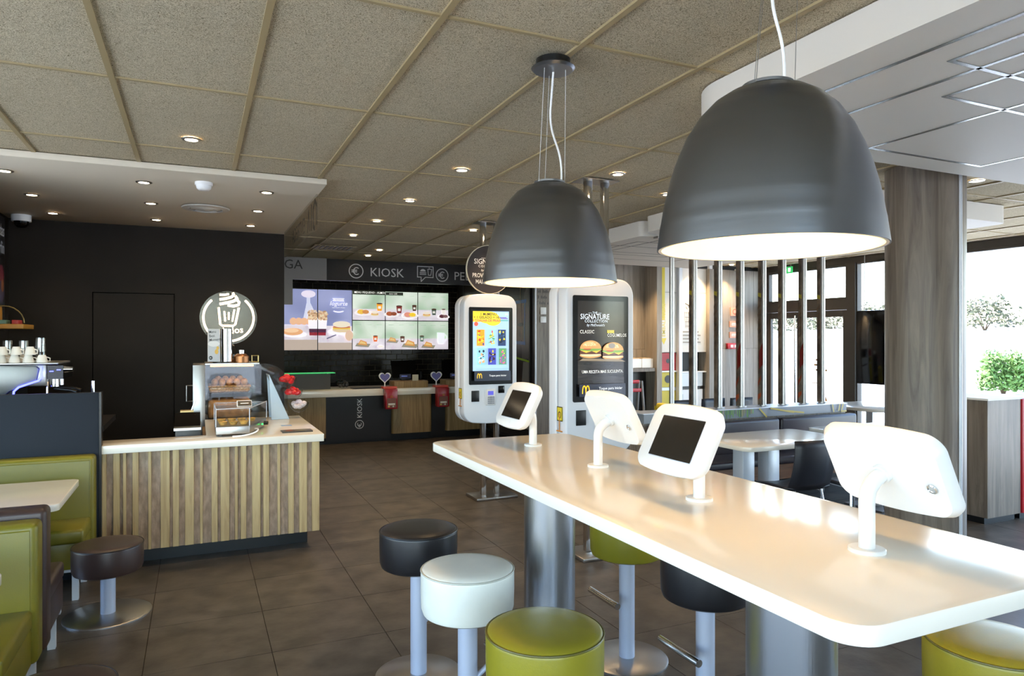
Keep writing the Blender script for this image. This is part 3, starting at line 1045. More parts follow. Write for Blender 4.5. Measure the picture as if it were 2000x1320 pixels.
stool('bar_stool', (1.017, 1.976, 0), L_GREEN, 'green leather bar stool at the near left of the bar table', G1, rz=R(0))
stool('bar_stool', (2.02, 3.0, 0), L_GREEN, 'green bar stool behind the bar table, mostly hidden under its top', G1, rz=R(180))
stool('bar_stool', (1.99, 2.36, 0), L_BLACK, 'black bar stool behind the bar table between the steel pedestals', G1, rz=R(180))
stool('bar_stool', (2.235, 1.325, 0), L_GREEN, 'green bar stool at the near right end of the bar table', G1, rz=R(180))
G2 = 'low stools by the booths'
stool('low_stool', (-.48, 4.765, 0), L_BROWN, 'low brown leather stool on a steel disc beside the green booth', G2, top=.435, h=.175, r=.19, foot=False, base_r=.235)
stool('low_stool', (-.446, 2.863, 0), L_BROWN, 'low brown leather stool at the very bottom left corner', G2, top=.435, h=.175, r=.19, foot=False, base_r=.235)

# ---- booths at the left --------------------------------------------------
def table(name, x0, x1, y0, y1, z, label, legs, grp=None, rad=.05, th=.038):
    t = thing(name, ((x0 + x1) / 2, (y0 + y1) / 2, 0), label, 'table', grp)
    MB().prism(rrect(x0, x1, y0, y1, rad, 6), z - th, z, 'z').build('tabletop', M_WHITE, t, smooth=True, bevel=.003)
    for (a, b, c, d) in legs:
        MB().box(a, b, c, d, .012, z - th).build('leg', M_ALU, t, bevel=.006)
        MB().box(a - .15, b + .15, c - .15, d + .15, 0, .012).build('foot_plate', M_STEEL, t)
    return t
t = thing('partition_wall', (-2.0, 5.6, 0), 'dark slate half-height partition behind the green booth', 'partition')
MB().box(-3.58, -.615, 5.56, 5.63, 0, 1.275).build('partition_panel', M_NAVY, t, bevel=.003)
MB().box(-.614, -.6, 5.555, 5.635, 0, 1.277).build('edge_strip', M_DARK, t)
def booth(x0, x1, yb, yf, label, lm, ztop, grp='leather booths', back_t=.13, z_seat=.45):
    """yb rear plane of the backrest, yf front of the seat"""
    s = 1 if yf > yb else -1
    t = thing('booth_bench', ((x0 + x1) / 2, (yb + yf) / 2, 0), label, 'bench', grp)
    MB().box(x0, x1, yb, yb + s * back_t, .2, ztop).build('backrest', lm, t, bevel=.028, seg=4)
    MB().box(x0, x1 - .02, yb + s * back_t * .9, yf, .36, z_seat).build('seat_cushion', lm, t, bevel=.022, seg=4)
    MB().box(x0, x1 - .025, yb + s * back_t * .9, yf - s * .012, .2, .365).build('seat_base', lm, t, bevel=.008)
    MB().tube([(x0, yb + s * (back_t + .001), ztop - .03), (x1 - .03, yb + s * (back_t + .001), ztop - .03), (x1 - .03, yb + s * (back_t + .001), z_seat)], .003, 6).build('piping', lm, t)
    for x, y in ((x1 - .07, yf - s * .05), (x1 - .07, yb + s * .06), (x0 + .1, yf - s * .05)):
        MB().box(x - .018, x + .018, y - .018, y + .018, 0, .2).build('leg', M_ALU, t)
    MB().box(x0, x1 - .03, yf - s * .07, yf - s * .03, .18, .2).build('rail', M_ALU, t)
    return t
booth(-3.5, -.625, 5.55, 5.08, 'olive green leather booth bench against the slate partition', L_OLIVE, .86)
booth(-3.5, -.63, 3.80, 4.42, 'dark brown leather booth bench back to back with the green one', L_BROWN, .865)
booth(-3.5, -.64, 3.795, 3.14, 'olive green leather booth bench nearest on the left', L_OLIVE, .83)
table('booth_table', -1.5, -.68, 4.43, 5.2, .75, 'white rectangular table between the brown and the green booth', [(-1.13, -1.03, 4.78, 4.88)], 'white booth tables')
table('booth_table', -1.5, -.675, 2.45, 3.25, .75, 'white table at the left edge of the picture', [(-1.15, -1.05, 2.65, 2.75)], 'white booth tables')

# ---- cafe counter ---------------------------------------------------------
ct = thing('cafe_counter', (.15, 5.9, 0), 'cafe counter front of irregular oak slats over a woven panel', 'counter')
MB().box(-.612, .86, 5.63, 5.66, .13, .84).build('backing_panel', M_BURLAP, ct)
MB().box(.05, .86, 5.66, 6.98, .13, .84).build('cabinet_body', M_OAKD, ct)
MB().box(-.612, .05, 5.66, 5.88, .13, .84).build('cabinet_body', M_OAKD, ct)
MB().box(-.612, .82, 5.8, 5.88, 0, .13).build('plinth', M_BLACK, ct)
MB().box(.06, .82, 5.88, 6.9, 0, .13).build('plinth', M_BLACK, ct)
# left and right edge of every slat along the counter, in metres
SL = [(-0.614, -0.576), (-0.534, -0.493), (-0.473, -0.453), (-0.414, -0.376), (-0.315, -0.295), (-0.235, -0.176), (-0.156, -0.115), (-0.076, -0.016), (0.025, 0.044), (0.103, 0.145), (0.165, 0.226), (0.264, 0.285), (0.305, 0.345), (0.386, 0.446), (0.466, 0.508), (0.57, 0.589), (0.649, 0.69), (0.731, 0.79), (0.828, 0.885)]
for xa, xb in SL:
    MB().box(xa, xb, 5.602, 5.63, .135, .84).build('slat', M_OAK, ct, bevel=.002, seg=1)
wt = MB().prism([(-.63, 5.57), (.915, 5.57), (.915, 7.0), (.07, 7.0), (.07, 5.87), (-.63, 5.87)], .842, .9, 'z').build('worktop', M_WHITE, None, bevel=.003)
tag(wt, 'white L-shaped worktop of the cafe counter', 'worktop')

# pastry case -----------------------------------------------------------
t = thing('pastry_case', (.4, 7.3, 0), 'curved glass pastry display case with steel side behind the cafe worktop', 'display case')
Z0, Z1, YA, YB = .84, 1.405, 7.03, 7.62
MB().box(-.03, .075, YA, YB, 0, Z1).build('steel_side', M_STEEL, t, bevel=.004)
MB().box(.075, .81, YA, YB, 0, Z0 - .002).build('base_cabinet', M_DARK, t)
MB().box(.075, .81, YA, YB, Z0, Z0 + .05).build('base', M_STEEL, t, bevel=.003)
prof = [(.075, Z1)] + [(.61 + .2 * math.sin(R(a)), Z1 - .2 + .2 * math.cos(R(a))) for a in range(0, 91, 10)] + [(.81, Z0 + .05), (.075, Z0 + .05)]
for y in (YA + .005, YB - .01):
    MB().prism(prof, y, y + .006, 'y').build('side_glass', M_ACRYL, t)
cg = MB()
k = prof[:-1]
for a, b in zip(k, k[1:]):
    cg.add([(a[0], YA, a[1]), (b[0], YA, b[1]), (b[0], YB, b[1]), (a[0], YB, a[1])], [(0, 1, 2, 3)])
cg.build('curved_glass', M_ACRYL, t, smooth=True)
MB().box(.075, .55, YA, YB, Z1, Z1 + .012).build('top_frame', M_STEEL, t)
MB().box(.1, .74, YA + .05, YB - .05, 1.13, 1.138).build('glass_shelf', M_ACRYL, t)
MB().box(.12, .5, YA + .04, YA + .07, Z1 - .02, Z1 - .006).build('case_light', mat('case_lamp', '#ffb866', .5, emit=4), t)
MB().tube([(-.03, 7.3, 1.2), (-.085, 7.3, 1.2), (-.085, 7.3, 1.05), (-.03, 7.3, 1.05)], .006, 8).build('door_handle', M_STEEL, t)
wk = mat('wicker', '#c08a52', .8, vary=.35, vscale=60)
bk = thing('pastry_basket', (.29, 7.25, 1.139), 'wicker basket on the upper shelf of the pastry case', 'basket')
MB().box(.11, .47, YA + .07, YA + .4, 1.139, 1.19).build('basket_body', wk, bk, bevel=.02)
MB().tube([(p[0], p[1], 1.195) for p in ((.11, YA + .07), (.47, YA + .07), (.47, YA + .4), (.11, YA + .4))], .012, 8, closed=True).build('basket_rim', wk, bk, smooth=True)
cb_ = thing('cake_loaf', (.29, 7.25, Z0 + .05), 'large sliced brown loaf low in the pastry case', 'loaf')
MB().box(.1, .48, YA + .07, YA + .4, Z0 + .051, 1.07).build('loaf_body', mat('loaf_crumb', '#c98c50', .7, vary=.25, vscale=18), cb_, bevel=.03, seg=3)
MB().add([(.33, YA + .066, 1.03), (.46, YA + .066, 1.03), (.4, YA + .066, .95)], [(0, 1, 2)]).build('price_flag', mat('flag_tan', '#e3b27c', .6), cb_)
M_BREAD = mat('bread_crust', '#d0924e', .6, vary=.3, vscale=14)
who = ['leftmost', 'second', 'third', 'fourth', 'rightmost']
for k in range(9):
    j = k % 5
    x, y = .16 + .066 * j + (.033 if k > 4 else 0), YA + .16 + .13 * (k // 5)
    o = MB().ell((x, y, 1.232 + .02 * (k // 5)), .032, .055, .036, 14, 8).build('bread_roll', M_BREAD, None, smooth=True)
    tag(o, '%s golden bread roll of the %s row in the wicker basket' % ((who[j] if k < 5 else ['leftmost', 'second', 'third', 'rightmost'][j]), 'front' if k < 5 else 'back'), 'bread roll', 'bread rolls in the pastry case')
# things on top of the case
TZ = Z1 + .012
fl = thing('menu_flip_sign', (.2, 7.2, TZ), 'small standing menu sign with printed face on the pastry case', 'sign')
MB().box(.098, .207, 7.18, 7.192, TZ + .012, 1.742).build('poster_board', M_WHITEM, fl)
MB().cyl((.262, 7.2, TZ + .012), (.262, 7.2, 1.742), .054, n=32).build('mirror_drum', M_CHROME, fl, smooth=True)
MB().cyl((.215, 7.2, TZ), (.215, 7.2, TZ + .012), .075, n=24).build('foot', M_BLACK, fl, smooth=True)
A = Art((.098, 7.18, TZ + .012), (1, 0, 0), (0, 0, 1))
A.rect('#c9cdd2', .003, .003, .106, .31).ell('#e8eaec', .054, .17, .052, .027)
for i_, w_ in enumerate(('Menu', 'Best', 'Moments')):
    A.text('#16181a', w_, .012 + .002 * i_, .27 - .038 * i_, .036, .006, rot=6, sx=.78)
A.ell('#e6b93a', .078, .095, .016, .024).ell('#e6b93a', .088, .13, .012, .017)
A.ell('#16181a', .027, .037, .016, .019).text('#eeeeee', 'M', .018, .031, .017, .006)
A.build('menu_print', fl)
M_COPPER = mat('copper_lid', '#a5714a', .3, metal=.7)
t = thing('cake_dome', (.3, 7.43, TZ), 'copper brown cake dome behind the menu sign', 'cake stand')
MB().lathe([(0, 0), (.15, 0), (.15, .03), (0, .03)], (.25, 7.45, TZ), 32).build('plate', M_COPPER, t, smooth=True)
MB().lathe([(.13, .03), (.13, .09), (.11, .15), (.06, .19), (0, .2)], (.25, 7.45, TZ), 32).build('dome_cover', M_GLASS, t, smooth=True)
t = thing('glass_jar', (.39, 7.25, TZ), 'small glass jar with amber content on the pastry case', 'jar')
MB().lathe([(0, 0), (.07, 0), (.07, .06), (.04, .085), (0, .086)], (.40, 7.25, TZ), 24).build('jar_body', M_COPPER, t, smooth=True)
MB().lathe([(.03, .086), (.03, .12), (0, .122)], (.40, 7.25, TZ), 16).build('lid', M_CHROME, t, smooth=True)
cu = thing('wire_cube', (.53, 7.3, TZ), 'small gold wire polyhedron ornament on the pastry case', 'ornament')
cm = MB()
q = [Vector((.53 + .03 * a, 7.3 + .03 * b, TZ + .034 + .03 * c)) for a in (-1, 1) for b in (-1, 1) for c in (-1, 1)]
for i in range(8):
    for j in range(i):
        if abs((q[i] - q[j]).length - .06) < 1e-4:
            cm.cyl(q[i], q[j], .003, n=6)
cm.build('wire_frame', mat('gold_wire', '#b5a26a', .3, metal=.8), cu)

# heated display ----------------------------------------------------------
t = thing('heated_display', (.3, 5.95, .9), 'small clear heated display case with tarts on the cafe worktop', 'display case')
P0 = [(.135, 5.72), (.375, 5.72), (.545, 6.24), (.135, 6.24)]
MB().prism(P0, .915, .975, 'z').build('heater_base', M_STEEL, t, bevel=.004)
cov = MB()
zt = 1.11
vs = [(x, y, .976) for x, y in P0] + [(x, y, zt + (.01 if y > 6 else 0)) for x, y in P0]
cov.add(vs, [(0, 1, 5, 4), (1, 2, 6, 5), (2, 3, 7, 6), (3, 0, 4, 7), (4, 5, 6, 7)])
cov.build('clear_cover', M_ACRYL, t)
for i in range(4):
    a, b = P0[i], P0[(i + 1) % 4]
    MB().cyl((a[0], a[1], zt), (b[0], b[1], zt + .005), .004, n=6).build('cover_rail', M_ALU, t)
    MB().cyl((a[0], a[1], .976), (a[0], a[1], zt), .003, n=6).build('cover_post', M_ALU, t)
MB().box(.16, .18, 5.75, 5.77, .9, .915).box(.33, .35, 5.75, 5.77, .9, .915).box(.45, .47, 6.15, 6.17, .9, .915).build('foot', M_BLACK, t)
MB().cyl((.515, 6.12, .945), (.545, 6.11, .945), .016, n=16).build('knob', M_BLACK, t, smooth=True)
MB().cyl((.49, 6.04, .945), (.5, 6.037, .945), .006, n=10).build('pilot_light', mat('green_led', '#30ff60', .4, emit=3), t)
MB().tube(bez((.42, 5.8, .94), (.47, 5.68, .96), (.42, 5.63, .906), (.25, 5.66, .906), 14), .006, 8).build('power_cord', M_PLASTW, t, smooth=True)
t2 = thing('price_label_holder', (.33, 5.85, 1.12), 'small black price tag holder on the heated display', 'price tag')
MB().prism([(5.82, 1.115), (5.88, 1.115), (5.865, 1.16)], .29, .40, 'x').build('holder', M_PLASTW, t2)
A = Art((.294, 5.8195, 1.1152), (1, 0, 0), Vector((0, .0443, .0443)).normalized())
A.o = Vector((.296, 5.818, 1.118)); A.v = Vector((0, .045, .045)).normalized(); A.n = A.u.cross(A.v)
A.rect('#151515', 0, .004, .1, .055).rect('#e5e5e5', .02, .026, .08, .034)
A.build('price_print', t2)
M_TART = mat('tart_pastry', '#d9a24f', .6, vary=.3, vscale=40)
for k in range(7):
    x, y = (.19 + .075 * k, 5.84) if k < 3 else (.185 + .075 * (k - 3), 6.04)
    o = MB().lathe([(0, 0), (.024, 0), (.034, .026), (.03, .026), (.026, .02), (0, .022)], (x, y, .9765), 18).build('custard_tart', M_TART, None, smooth=True)
    tag(o, 'golden custard tart inside the heated display', 'tart', 'custard tarts in the heated display')

# candy rack --------------------------------------------------------------
M_PALE = mat('pale_blue_panel', '#b9cfe0', .35)
t = thing('candy_rack', (.72, 6.86, .9), 'pale blue triangular rack with three clear bowls', 'rack')
for y in (6.73, 6.96):
    MB().prism([(.632, .9), (.79, .9), (.61, 1.32)], y, y + .012, 'y').build('side_panel', M_PALE, t, bevel=.003)
MB().prism([(.775, .91), (.785, .91), (.612, 1.315), (.602, 1.315)], 6.742, 6.96, 'y').build('front_panel', mat('rack_board', '#a8b4bb', .4), t)
M_WRAPR = mat('red_wrapper', '#d8242b', .3, vary=.35, vscale=25)
M_WRAPW = mat('white_wrapper', '#e2d6da', .3, vary=.25, vscale=40)
for k, (x, z) in enumerate(((.80, 1.255), (.855, 1.135), (.91, 1.015))):
    MB().lathe([(0, -.075), (.045, -.06), (.08, -.02), (.095, .03), (.092, .03), (.077, -.018), (.043, -.056), (0, -.07)], (x - .02, 6.85, z), 24).build('clear_bowl', M_ACRYL, t, smooth=True)
    for q in range(9):
        a = 2 * math.pi * q / 8
        rr = .046 if q < 8 else 0
        mb = MB().ell((0, 0, 0), .034, .026, .026, 8, 5)
        mb.xform(Matrix.Translation((x - .02 + rr * math.cos(a), 6.85 + rr * math.sin(a), z + (.0 if q < 8 else .03) + random.uniform(-.01, .02))) @ Matrix.Rotation(random.uniform(0, 3), 4, 'Z') @ Matrix.Rotation(random.uniform(-.6, .6), 4, 'X'))
        o = mb.build('sweet_packet', M_WRAPW if k == 2 else M_WRAPR, None)
        tag(o, ['red wrapped packet in the top bowl of the rack', 'red wrapped packet in the middle bowl of the rack', 'pale wrapped packet in the lowest bowl of the rack'][k], 'packet', 'packets in bowl %d' % (k + 1))
o = MB().box(.665, .75, 6.2, 6.27, .9, .9012).build('card', mat('blue_card', '#8fb0d8', .4)); tag(o, 'small blue card lying on the cafe worktop', 'card')
fy = thing('leaflet_tray', (.74, 5.8, .9), 'flat dark leaflet lying near the worktop corner', 'leaflet')
MB().box(.62, .855, 5.735, 5.88, .9, .908).build('leaflet_stack', M_DARK, fy)
A = Art((.62, 5.735, .908), (1, 0, 0), (0, 1, 0))
A.rect('#5d5a50', .005, .005, .23, .14).ell('#a0522d', .06, .08, .03, .03).ell('#8c8a6a', .15, .07, .05, .03).build('leaflet_print', fy)

# neon sign on the black wall ---------------------------------------------
M_NEON = mat('neon_white', '#ffe2bd', .5, emit=4)
nx, nz, ny = .317, 1.872, 8.03
t = thing('neon_sign', (nx, ny, nz - .29), 'round glowing neon cupcake sign reading gelados on the black wall', 'neon sign')
MB().cyl((nx, ny, nz), (nx, ny + .012, nz), .287, n=56).build('acrylic_disc', glass_mat('neon_disc', (.8, .8, .8), 1.3, .12, 0.8, .015), t, smooth=True)
for k in (-1, 1):
    MB().cyl((nx + k * .2, ny + .012, nz + .15), (nx + k * .2, 8.1, nz + .15), .012, n=10).build('stand_off', M_CHROME, t)
def neon(pts, r=.011):
    MB().tube([(nx + a, ny - .022, nz + b) for a, b in pts], r, 8).build('neon_tube', M_NEON, t, smooth=True)
neon([(.25 * math.cos(R(a)), .25 * math.sin(R(a))) for a in range(132, 226, 8)])
neon([(.25 * math.cos(R(a)), .25 * math.sin(R(a))) for a in range(-95, 50, 8)])
neon([(-.1, .11), (-.085, -.07), (-.065, -.085), (.045, -.085), (.065, -.07), (.1, .11)])
neon([(-.045, .07), (-.035, -.04)], .009); neon([(0, .06), (0, -.02)], .009); neon([(.055, .09), (.035, -.04)], .009)
neon([(-.01, .135), (.05, .125), (.095, .14), (.105, .165), (.085, .19)], .014)
neon([(-.09, .145), (-.02, .16), (.05, .18), (.085, .21), (.065, .235)], .014)
neon([(-.09, .195), (-.03, .205), (.03, .225), (.05, .25), (.04, .27)], .013)
neon([(-.09, .245), (-.04, .245), (.0, .255)], .011)
A = Art((nx, ny - .005, nz), (1, 0, 0), (0, 0, 1), emit=4)
A.text('#ffe2bd', 'gelados', 0, -.17, .1, .006, 'CENTER', rot=5)
A.build('neon_lettering', t)

# till, drip tray behind the ledge -----------------------------------------
t = thing('cash_till', (-.05, 6.2, 0), 'dark till with drawer behind the cafe ledge', 'till')
MB().box(-.15, .03, 6.0, 6.4, .79, .93).build('drawer_body', mat('till_grey', '#4d4b48', .4), t, bevel=.004)
MB().box(-.16, .035, 5.98, 6.42, .93, .95).build('drawer_lid', M_STEEL, t)
MB().prism([(6.1, .95), (6.42, .95), (6.42, 1.04), (6.3, 1.04)], -.16, .03, 'x').build('top_housing', M_BLACKG, t)
MB().box(-.12, -.02, 6.31, 6.39, 1.041, 1.055).build('slip_tray', mat('gold_tray', '#c8ac72', .35, metal=.4), t)
MB().tube([(-.035, 6.35, 1.055), (-.005, 6.35, 1.14)], .006, 6).build('lever', M_CHROME, t)
MB().box(-.14, .03, 5.98, 6.9, 0, .79).build('under_cabinet', M_DARK, t)
# ---- espresso corner -----------------------------------------------------
bc = thing('bar_cabinet', (-1.2, 6.2, 0), 'dark back-bar cabinet carrying the espresso machine', 'cabinet')
MB().box(-1.64, -.72, 5.95, 6.6, 0, 1.0).build('body', M_DARK, bc)
MB().box(-1.645, -.71, 5.93, 6.62, 1.0, 1.03).build('cabinet_top', M_BLACK, bc)
t = thing('espresso_machine', (-1.25, 6.25, 1.03), 'silver espresso machine with blue light strip behind the partition', 'coffee machine')
MB().prism([(-1.6, 1.14), (-1.35, 1.14), (-1.22, 1.27), (-1.06, 1.33), (-1.04, 1.43), (-1.06, 1.45), (-1.6, 1.47)], 6.0, 6.04, 'y').build('side_panel', mat('machine_silver', '#8d908f', .4, metal=.8), t, bevel=.006)
MB().box(-1.6, -1.0, 6.04, 6.5, 1.3, 1.46).build('body', M_STEEL, t, bevel=.01)
MB().box(-1.6, -1.2, 6.04, 6.5, 1.03, 1.3).build('lower_body', M_BLACK, t)
MB().box(-1.2, -.9, 6.06, 6.48, 1.03, 1.1).build('drip_tray', M_STEEL, t)
MB().box(-1.62, -.92, 5.99, 6.52, 1.46, 1.475).build('cup_rail', M_STEEL, t, bevel=.004)
MB().box(-1.03, -.9, 6.06, 6.48, 1.35, 1.45).build('group_panel', M_BLACKG, t)
MB().tube([(-1.025, 5.993, 1.445), (-1.025, 5.993, 1.37), (-1.04, 5.993, 1.345), (-1.16, 5.993, 1.30), (-1.19, 5.993, 1.27), (-1.195, 5.993, 1.2)], .007, 8).build('light_strip', mat('blue_led', '#4a50ff', .4, emit=7), t)
for k, (x, z) in enumerate(((-.985, 1.405), (-.94, 1.415))):
    MB().box(x, x + .025, 6.052, 6.06, z, z + .006).build('button_light', mat('blue_led', '#4a50ff', .4, emit=7), t)
for y in (6.15, 6.36):
    g = MB().cyl((-.97, y, 1.35), (-.97, y, 1.29), .035, n=18).build('group_head', M_CHROME, t, smooth=True)
    MB().tube([(-.97, y, 1.275), (-.86, y - .02, 1.26), (-.82, y - .03, 1.245)], [.012, .012, .015], 10).build('portafilter_handle', M_BLACK, g, smooth=True)
MB().tube([(-1.0, 6.08, 1.33), (-1.0, 6.07, 1.24), (-1.02, 6.06, 1.16)], .008, 8).build('steam_wand', M_CHROME, t, smooth=True)
MB().cyl((-.9, 6.1, 1.42), (-.84, 6.09, 1.42), .028, .018, n=16).build('steam_knob', M_CHROME, t, smooth=True)
M_CUP = mat('cup_white', '#ece6da', .25)
def cup(x, y, z, r, h, label, flip=False, rz=0):
    t = thing('coffee_cup', (0, 0, 0), label, 'cup', 'white coffee cups on the espresso machine')
    MB().lathe([(0, .004), (r * .6, 0), (r * .8, h * .3), (r, h), (r * .93, h), (r * .74, h * .32), (0, h * .12)], (0, 0, 0), 24).build('body', M_CUP, t, smooth=True)
    MB().tube([(r * .8, 0, h * .8), (r * 1.35, 0, h * .85), (r * 1.4, 0, h * .45), (r * .8, 0, h * .3)], .004, 8).build('handle', M_CUP, t, smooth=True)
    t.location = (x, y, z + (h if flip else 0))
    t.rotation_euler = (math.pi if flip else 0, 0, rz)
names5 = ['first', 'second', 'third', 'fourth', 'fifth']
for k in range(5):
    cup(-1.36 + .083 * k, 6.04, 1.475, .036, .055, '%s white cup from the left, lower tier on the espresso machine' % names5[k], True, R(20))
for k in range(4):
    cup(-1.35 + .083 * k, 6.04, 1.531, .036, .06, '%s white cup from the left, upper tier on the espresso machine' % names5[k], True, R(-20))
for k in range(3):
    cup(-1.37 + .1 * k, 6.2, 1.475, .036, .055, '%s white cup in the back row on the espresso machine' % names5[k], True, R(50))
def tumbler(x, y, z, label, h=.105, r=.036):
    o = MB().lathe([(0, .006), (r * .85, 0), (r, h), (r * .94, h), (r * .8, .01), (0, .012)], (0, 0, 0), 24).build('glass_tumbler', glass_mat('tumbler_glass', (.88, .87, .84), 1.5, .03, 1.3, .08), None, smooth=True)
    tag(o, label, 'glass', 'upturned glasses on the espresso machine')
    o.location = (x, y, z + h)
    o.rotation_euler = (math.pi, 0, 0)
tumbler(-1.27, 6.2, 1.53, 'upturned tall glass, left of the two over the cups')
tumbler(-1.17, 6.2, 1.53, 'upturned tall glass, right of the two over the cups')
tumbler(-1.06, 6.17, 1.475, 'upturned glass at the bottom of the rightmost pair', .075, .038)
tumbler(-1.06, 6.17, 1.551, 'upturned glass on top of the rightmost pair', .105)
tumbler(-1.37, 6.2, 1.53, 'upturned short glass at the left picture edge', .07, .036)
sp = MB().cyl((-.69, 5.9, 1.03), (-.69, 5.9, 1.34), .012, n=12).cyl((-.69, 5.9, 1.03), (-.69, 5.9, 1.035), .05, n=16).build('tamper_rod', M_CHROME, None, smooth=True)
tag(sp, 'short upright chrome rod just behind the slate partition', 'rod')
sp.location = (0, 0, 0)
sh = MB().box(-.705, -.6, 5.66, 6.5, .99, 1.03).build('back_shelf', M_DARK); tag(sh, 'dark shelf running behind the slate partition', 'shelf')
# bread display on the left wall
t = thing('bread_display', (-1.5, 7.5, 1.72), 'small curved clear bread display box on the dark wall', 'display box')
MB().box(-1.645, -1.36, 7.2, 7.62, 1.735, 1.775).build('tray', mat('amber_wood', '#b7812f', .5), t, bevel=.004)
MB().box(-1.648, -1.6, 7.2, 7.62, 1.775, 1.93).build('back_board', mat('amber_wood', '#b7812f', .5), t)
pr = [(-1.6, 1.93)] + [(-1.5 + .145 * math.sin(R(a)), 1.785 + .145 * math.cos(R(a))) for a in range(0, 91, 15)]
b = MB()
for p, q in zip(pr, pr[1:]):
    b.add([(p[0], 7.2, p[1]), (q[0], 7.2, q[1]), (q[0], 7.62, q[1]), (p[0], 7.62, p[1])], [(0, 1, 2, 3)])
b.build('curved_cover', M_ACRYL, t, smooth=True)
MB().tube([(p[0], 7.2, p[1]) for p in pr], .005, 6).build('cover_edge', mat('gold_wire', '#b5a26a', .3, metal=.8), t)
for k, (x, c, lb) in enumerate(((-1.55, '#5f8a80', 'teal packet inside the bread display'), (-1.44, '#a83838', 'red packet inside the bread display'))):
    o = MB().box(x - .045 + .02 * k, x + .045 - .02 * k, 7.3, 7.45, 1.776, 1.812).build('packet', mat('packet_%d' % k, c, .5), None, bevel=.004)
    tag(o, lb, 'packet')
t = thing('wall_poster', (-1.645, 7.7, 1.76), 'dark menu poster with white lettering on the side wall', 'poster')
MB().box(-1.649, -1.635, 7.35, 7.88, 1.72, 2.78).build('poster_board', M_DARK, t)
A = Art((-1.635, 7.35, 1.72), (0, 1, 0), (0, 0, 1))
A.text('#dfe3ea', 'das', .51, .88, .16, .003, 'RIGHT', sx=.8).text('#dfe3ea', 'rfin', .51, .72, .16, .003, 'RIGHT', sx=.8)
A.ell('#6d2f3a', .4, .52, .1, .09).ell('#4a4660', .38, .36, .13, .1).ell('#8c5a3a', .44, .42, .05, .06)
for k in range(6):
    A.rect('#39404a', .1, .05 + .04 * k, .5, .07 + .04 * k)
A.build('poster_print', t)

# ---- order counter ---------------------------------------------------------
oc = thing('order_counter', (2.9, 11.2, 0), 'long order counter with black front and oak blocks', 'counter')
MB().box(.9, 1.83, 10.97, 11.7, .1, .745).build('oak_front', M_OAKD, oc)
bp_ = MB().box(1.835, 2.86, 10.97, 11.7, .05, .745).build('black_front', M_DARK, oc)
for a, b in ((2.862, 3.53), (3.785, 4.44)):
    MB().prism(rrect(a, b, 10.9, 11.7, .05, 6), .12, .745, 'z').build('oak_block', M_OAKD, oc, smooth=True)
MB().box(3.532, 3.783, 10.99, 11.7, .05, .745).build('black_front', M_DARK, oc)
MB().box(.9, 4.46, 11.02, 11.7, 0, .12).build('plinth', M_BLACK, oc)
A = Art((2.2, 10.97, .2), (1, 0, 0), (0, 0, 1))
A.text('#d8d6d2', 'KIOSK', .19, .19, .11, rot=90)
A.k += 1
A.ring('#d8d6d2', .15, .09, .065, .065, .009).ring('#d8d6d2', .15, .095, .03, .03, .008, 20, 140, 400)
for dx in (-.008, .008):
    A.line('#d8d6d2', [(.15 + dx, .045), (.15 + dx, .09)], .007)
A.build('front_lettering', bp_)
wt = MB().box(.9, 4.465, 10.86, 11.72, .745, .85).build('order_worktop', M_WHITE, None, bevel=.004)
tag(wt, 'thick white worktop of the order counter', 'worktop')
# low glass screen with green edge
t = thing('counter_screen', (1.4, 11.1, .85), 'dark low counter screen with glowing green glass edge', 'screen')
MB().box(1.0, 1.93, 11.15, 11.18, .85, 1.09).build('panel', mat('smoke_panel', '#4b4845', .3), t)
MB().box(1.0, 2.0, 11.12, 11.3, 1.1, 1.112).build('glass_shelf', mat('green_glass_edge', '#4fd07a', .2, emit=.6), t)
for x in (1.1, 1.9):
    MB().cyl((x, 11.22, .85), (x, 11.22, 1.1), .012, n=10).build('post', M_STEEL, t)
t = thing('plant_bundle', (2.12, 11.2, .85), 'small dark bundle beside the counter screen', 'ornament')
for k in range(7):
    MB().ell((2.12 + random.uniform(-.07, .07), 11.2 + random.uniform(-.04, .04), .9 + random.uniform(0, .1)), .035, .03, .045, 8, 6).build('leaf_cluster', M_BLACKG if k % 2 else M_DARK, t, smooth=True)
o = MB().box(2.25, 2.72, 10.95, 11.2, .85, .858).build('counter_mat', M_DARK); tag(o, 'flat dark mat lying on the order worktop', 'mat')
def pos(x, label):
    t = thing('till_terminal', (x, 11.2, .85), label, 'till', 'tills on the order counter')
    MB().box(x - .3, x + .27, 10.92, 11.25, .85, .96).build('oak_tray', M_OAKD, t, bevel=.01)
    s_ = MB().prism([(11.18, 1.0), (11.2, 1.0), (11.33, 1.27), (11.31, 1.28)], x - .26, x + .16, 'x').build('monitor_back', M_BLACKG, t)
    s_.data.transform(Matrix.Identity(4))
    MB().box(x - .12, x + .02, 11.15, 11.25, .96, 1.05).build('monitor_stand', M_BLACK, t)
    A = Art((x - .15, 11.145, .99), (1, 0, 0), (0, 0, 1), emit=.5)
    A.rect('#202030', 0, 0, .19, .07).rect('#5a6ab0', .03, .03, .13, .045).build('customer_display', t)
    MB().box(x + .01, x + .11, 10.95, 10.96, .96, 1.06).build('price_card', mat('card_cream', '#cfc7ae', .6), t)
    MB().cyl((x + .22, 11.2, .96), (x + .22, 11.2, 1.1), .05, n=16).build('printer', M_BLACKG, t)
    return t
pos(3.2, 'dark till terminal on an oak tray left of the tall self-order kiosk')
pos(4.08, 'dark till terminal on an oak tray partly behind the self-order kiosk')
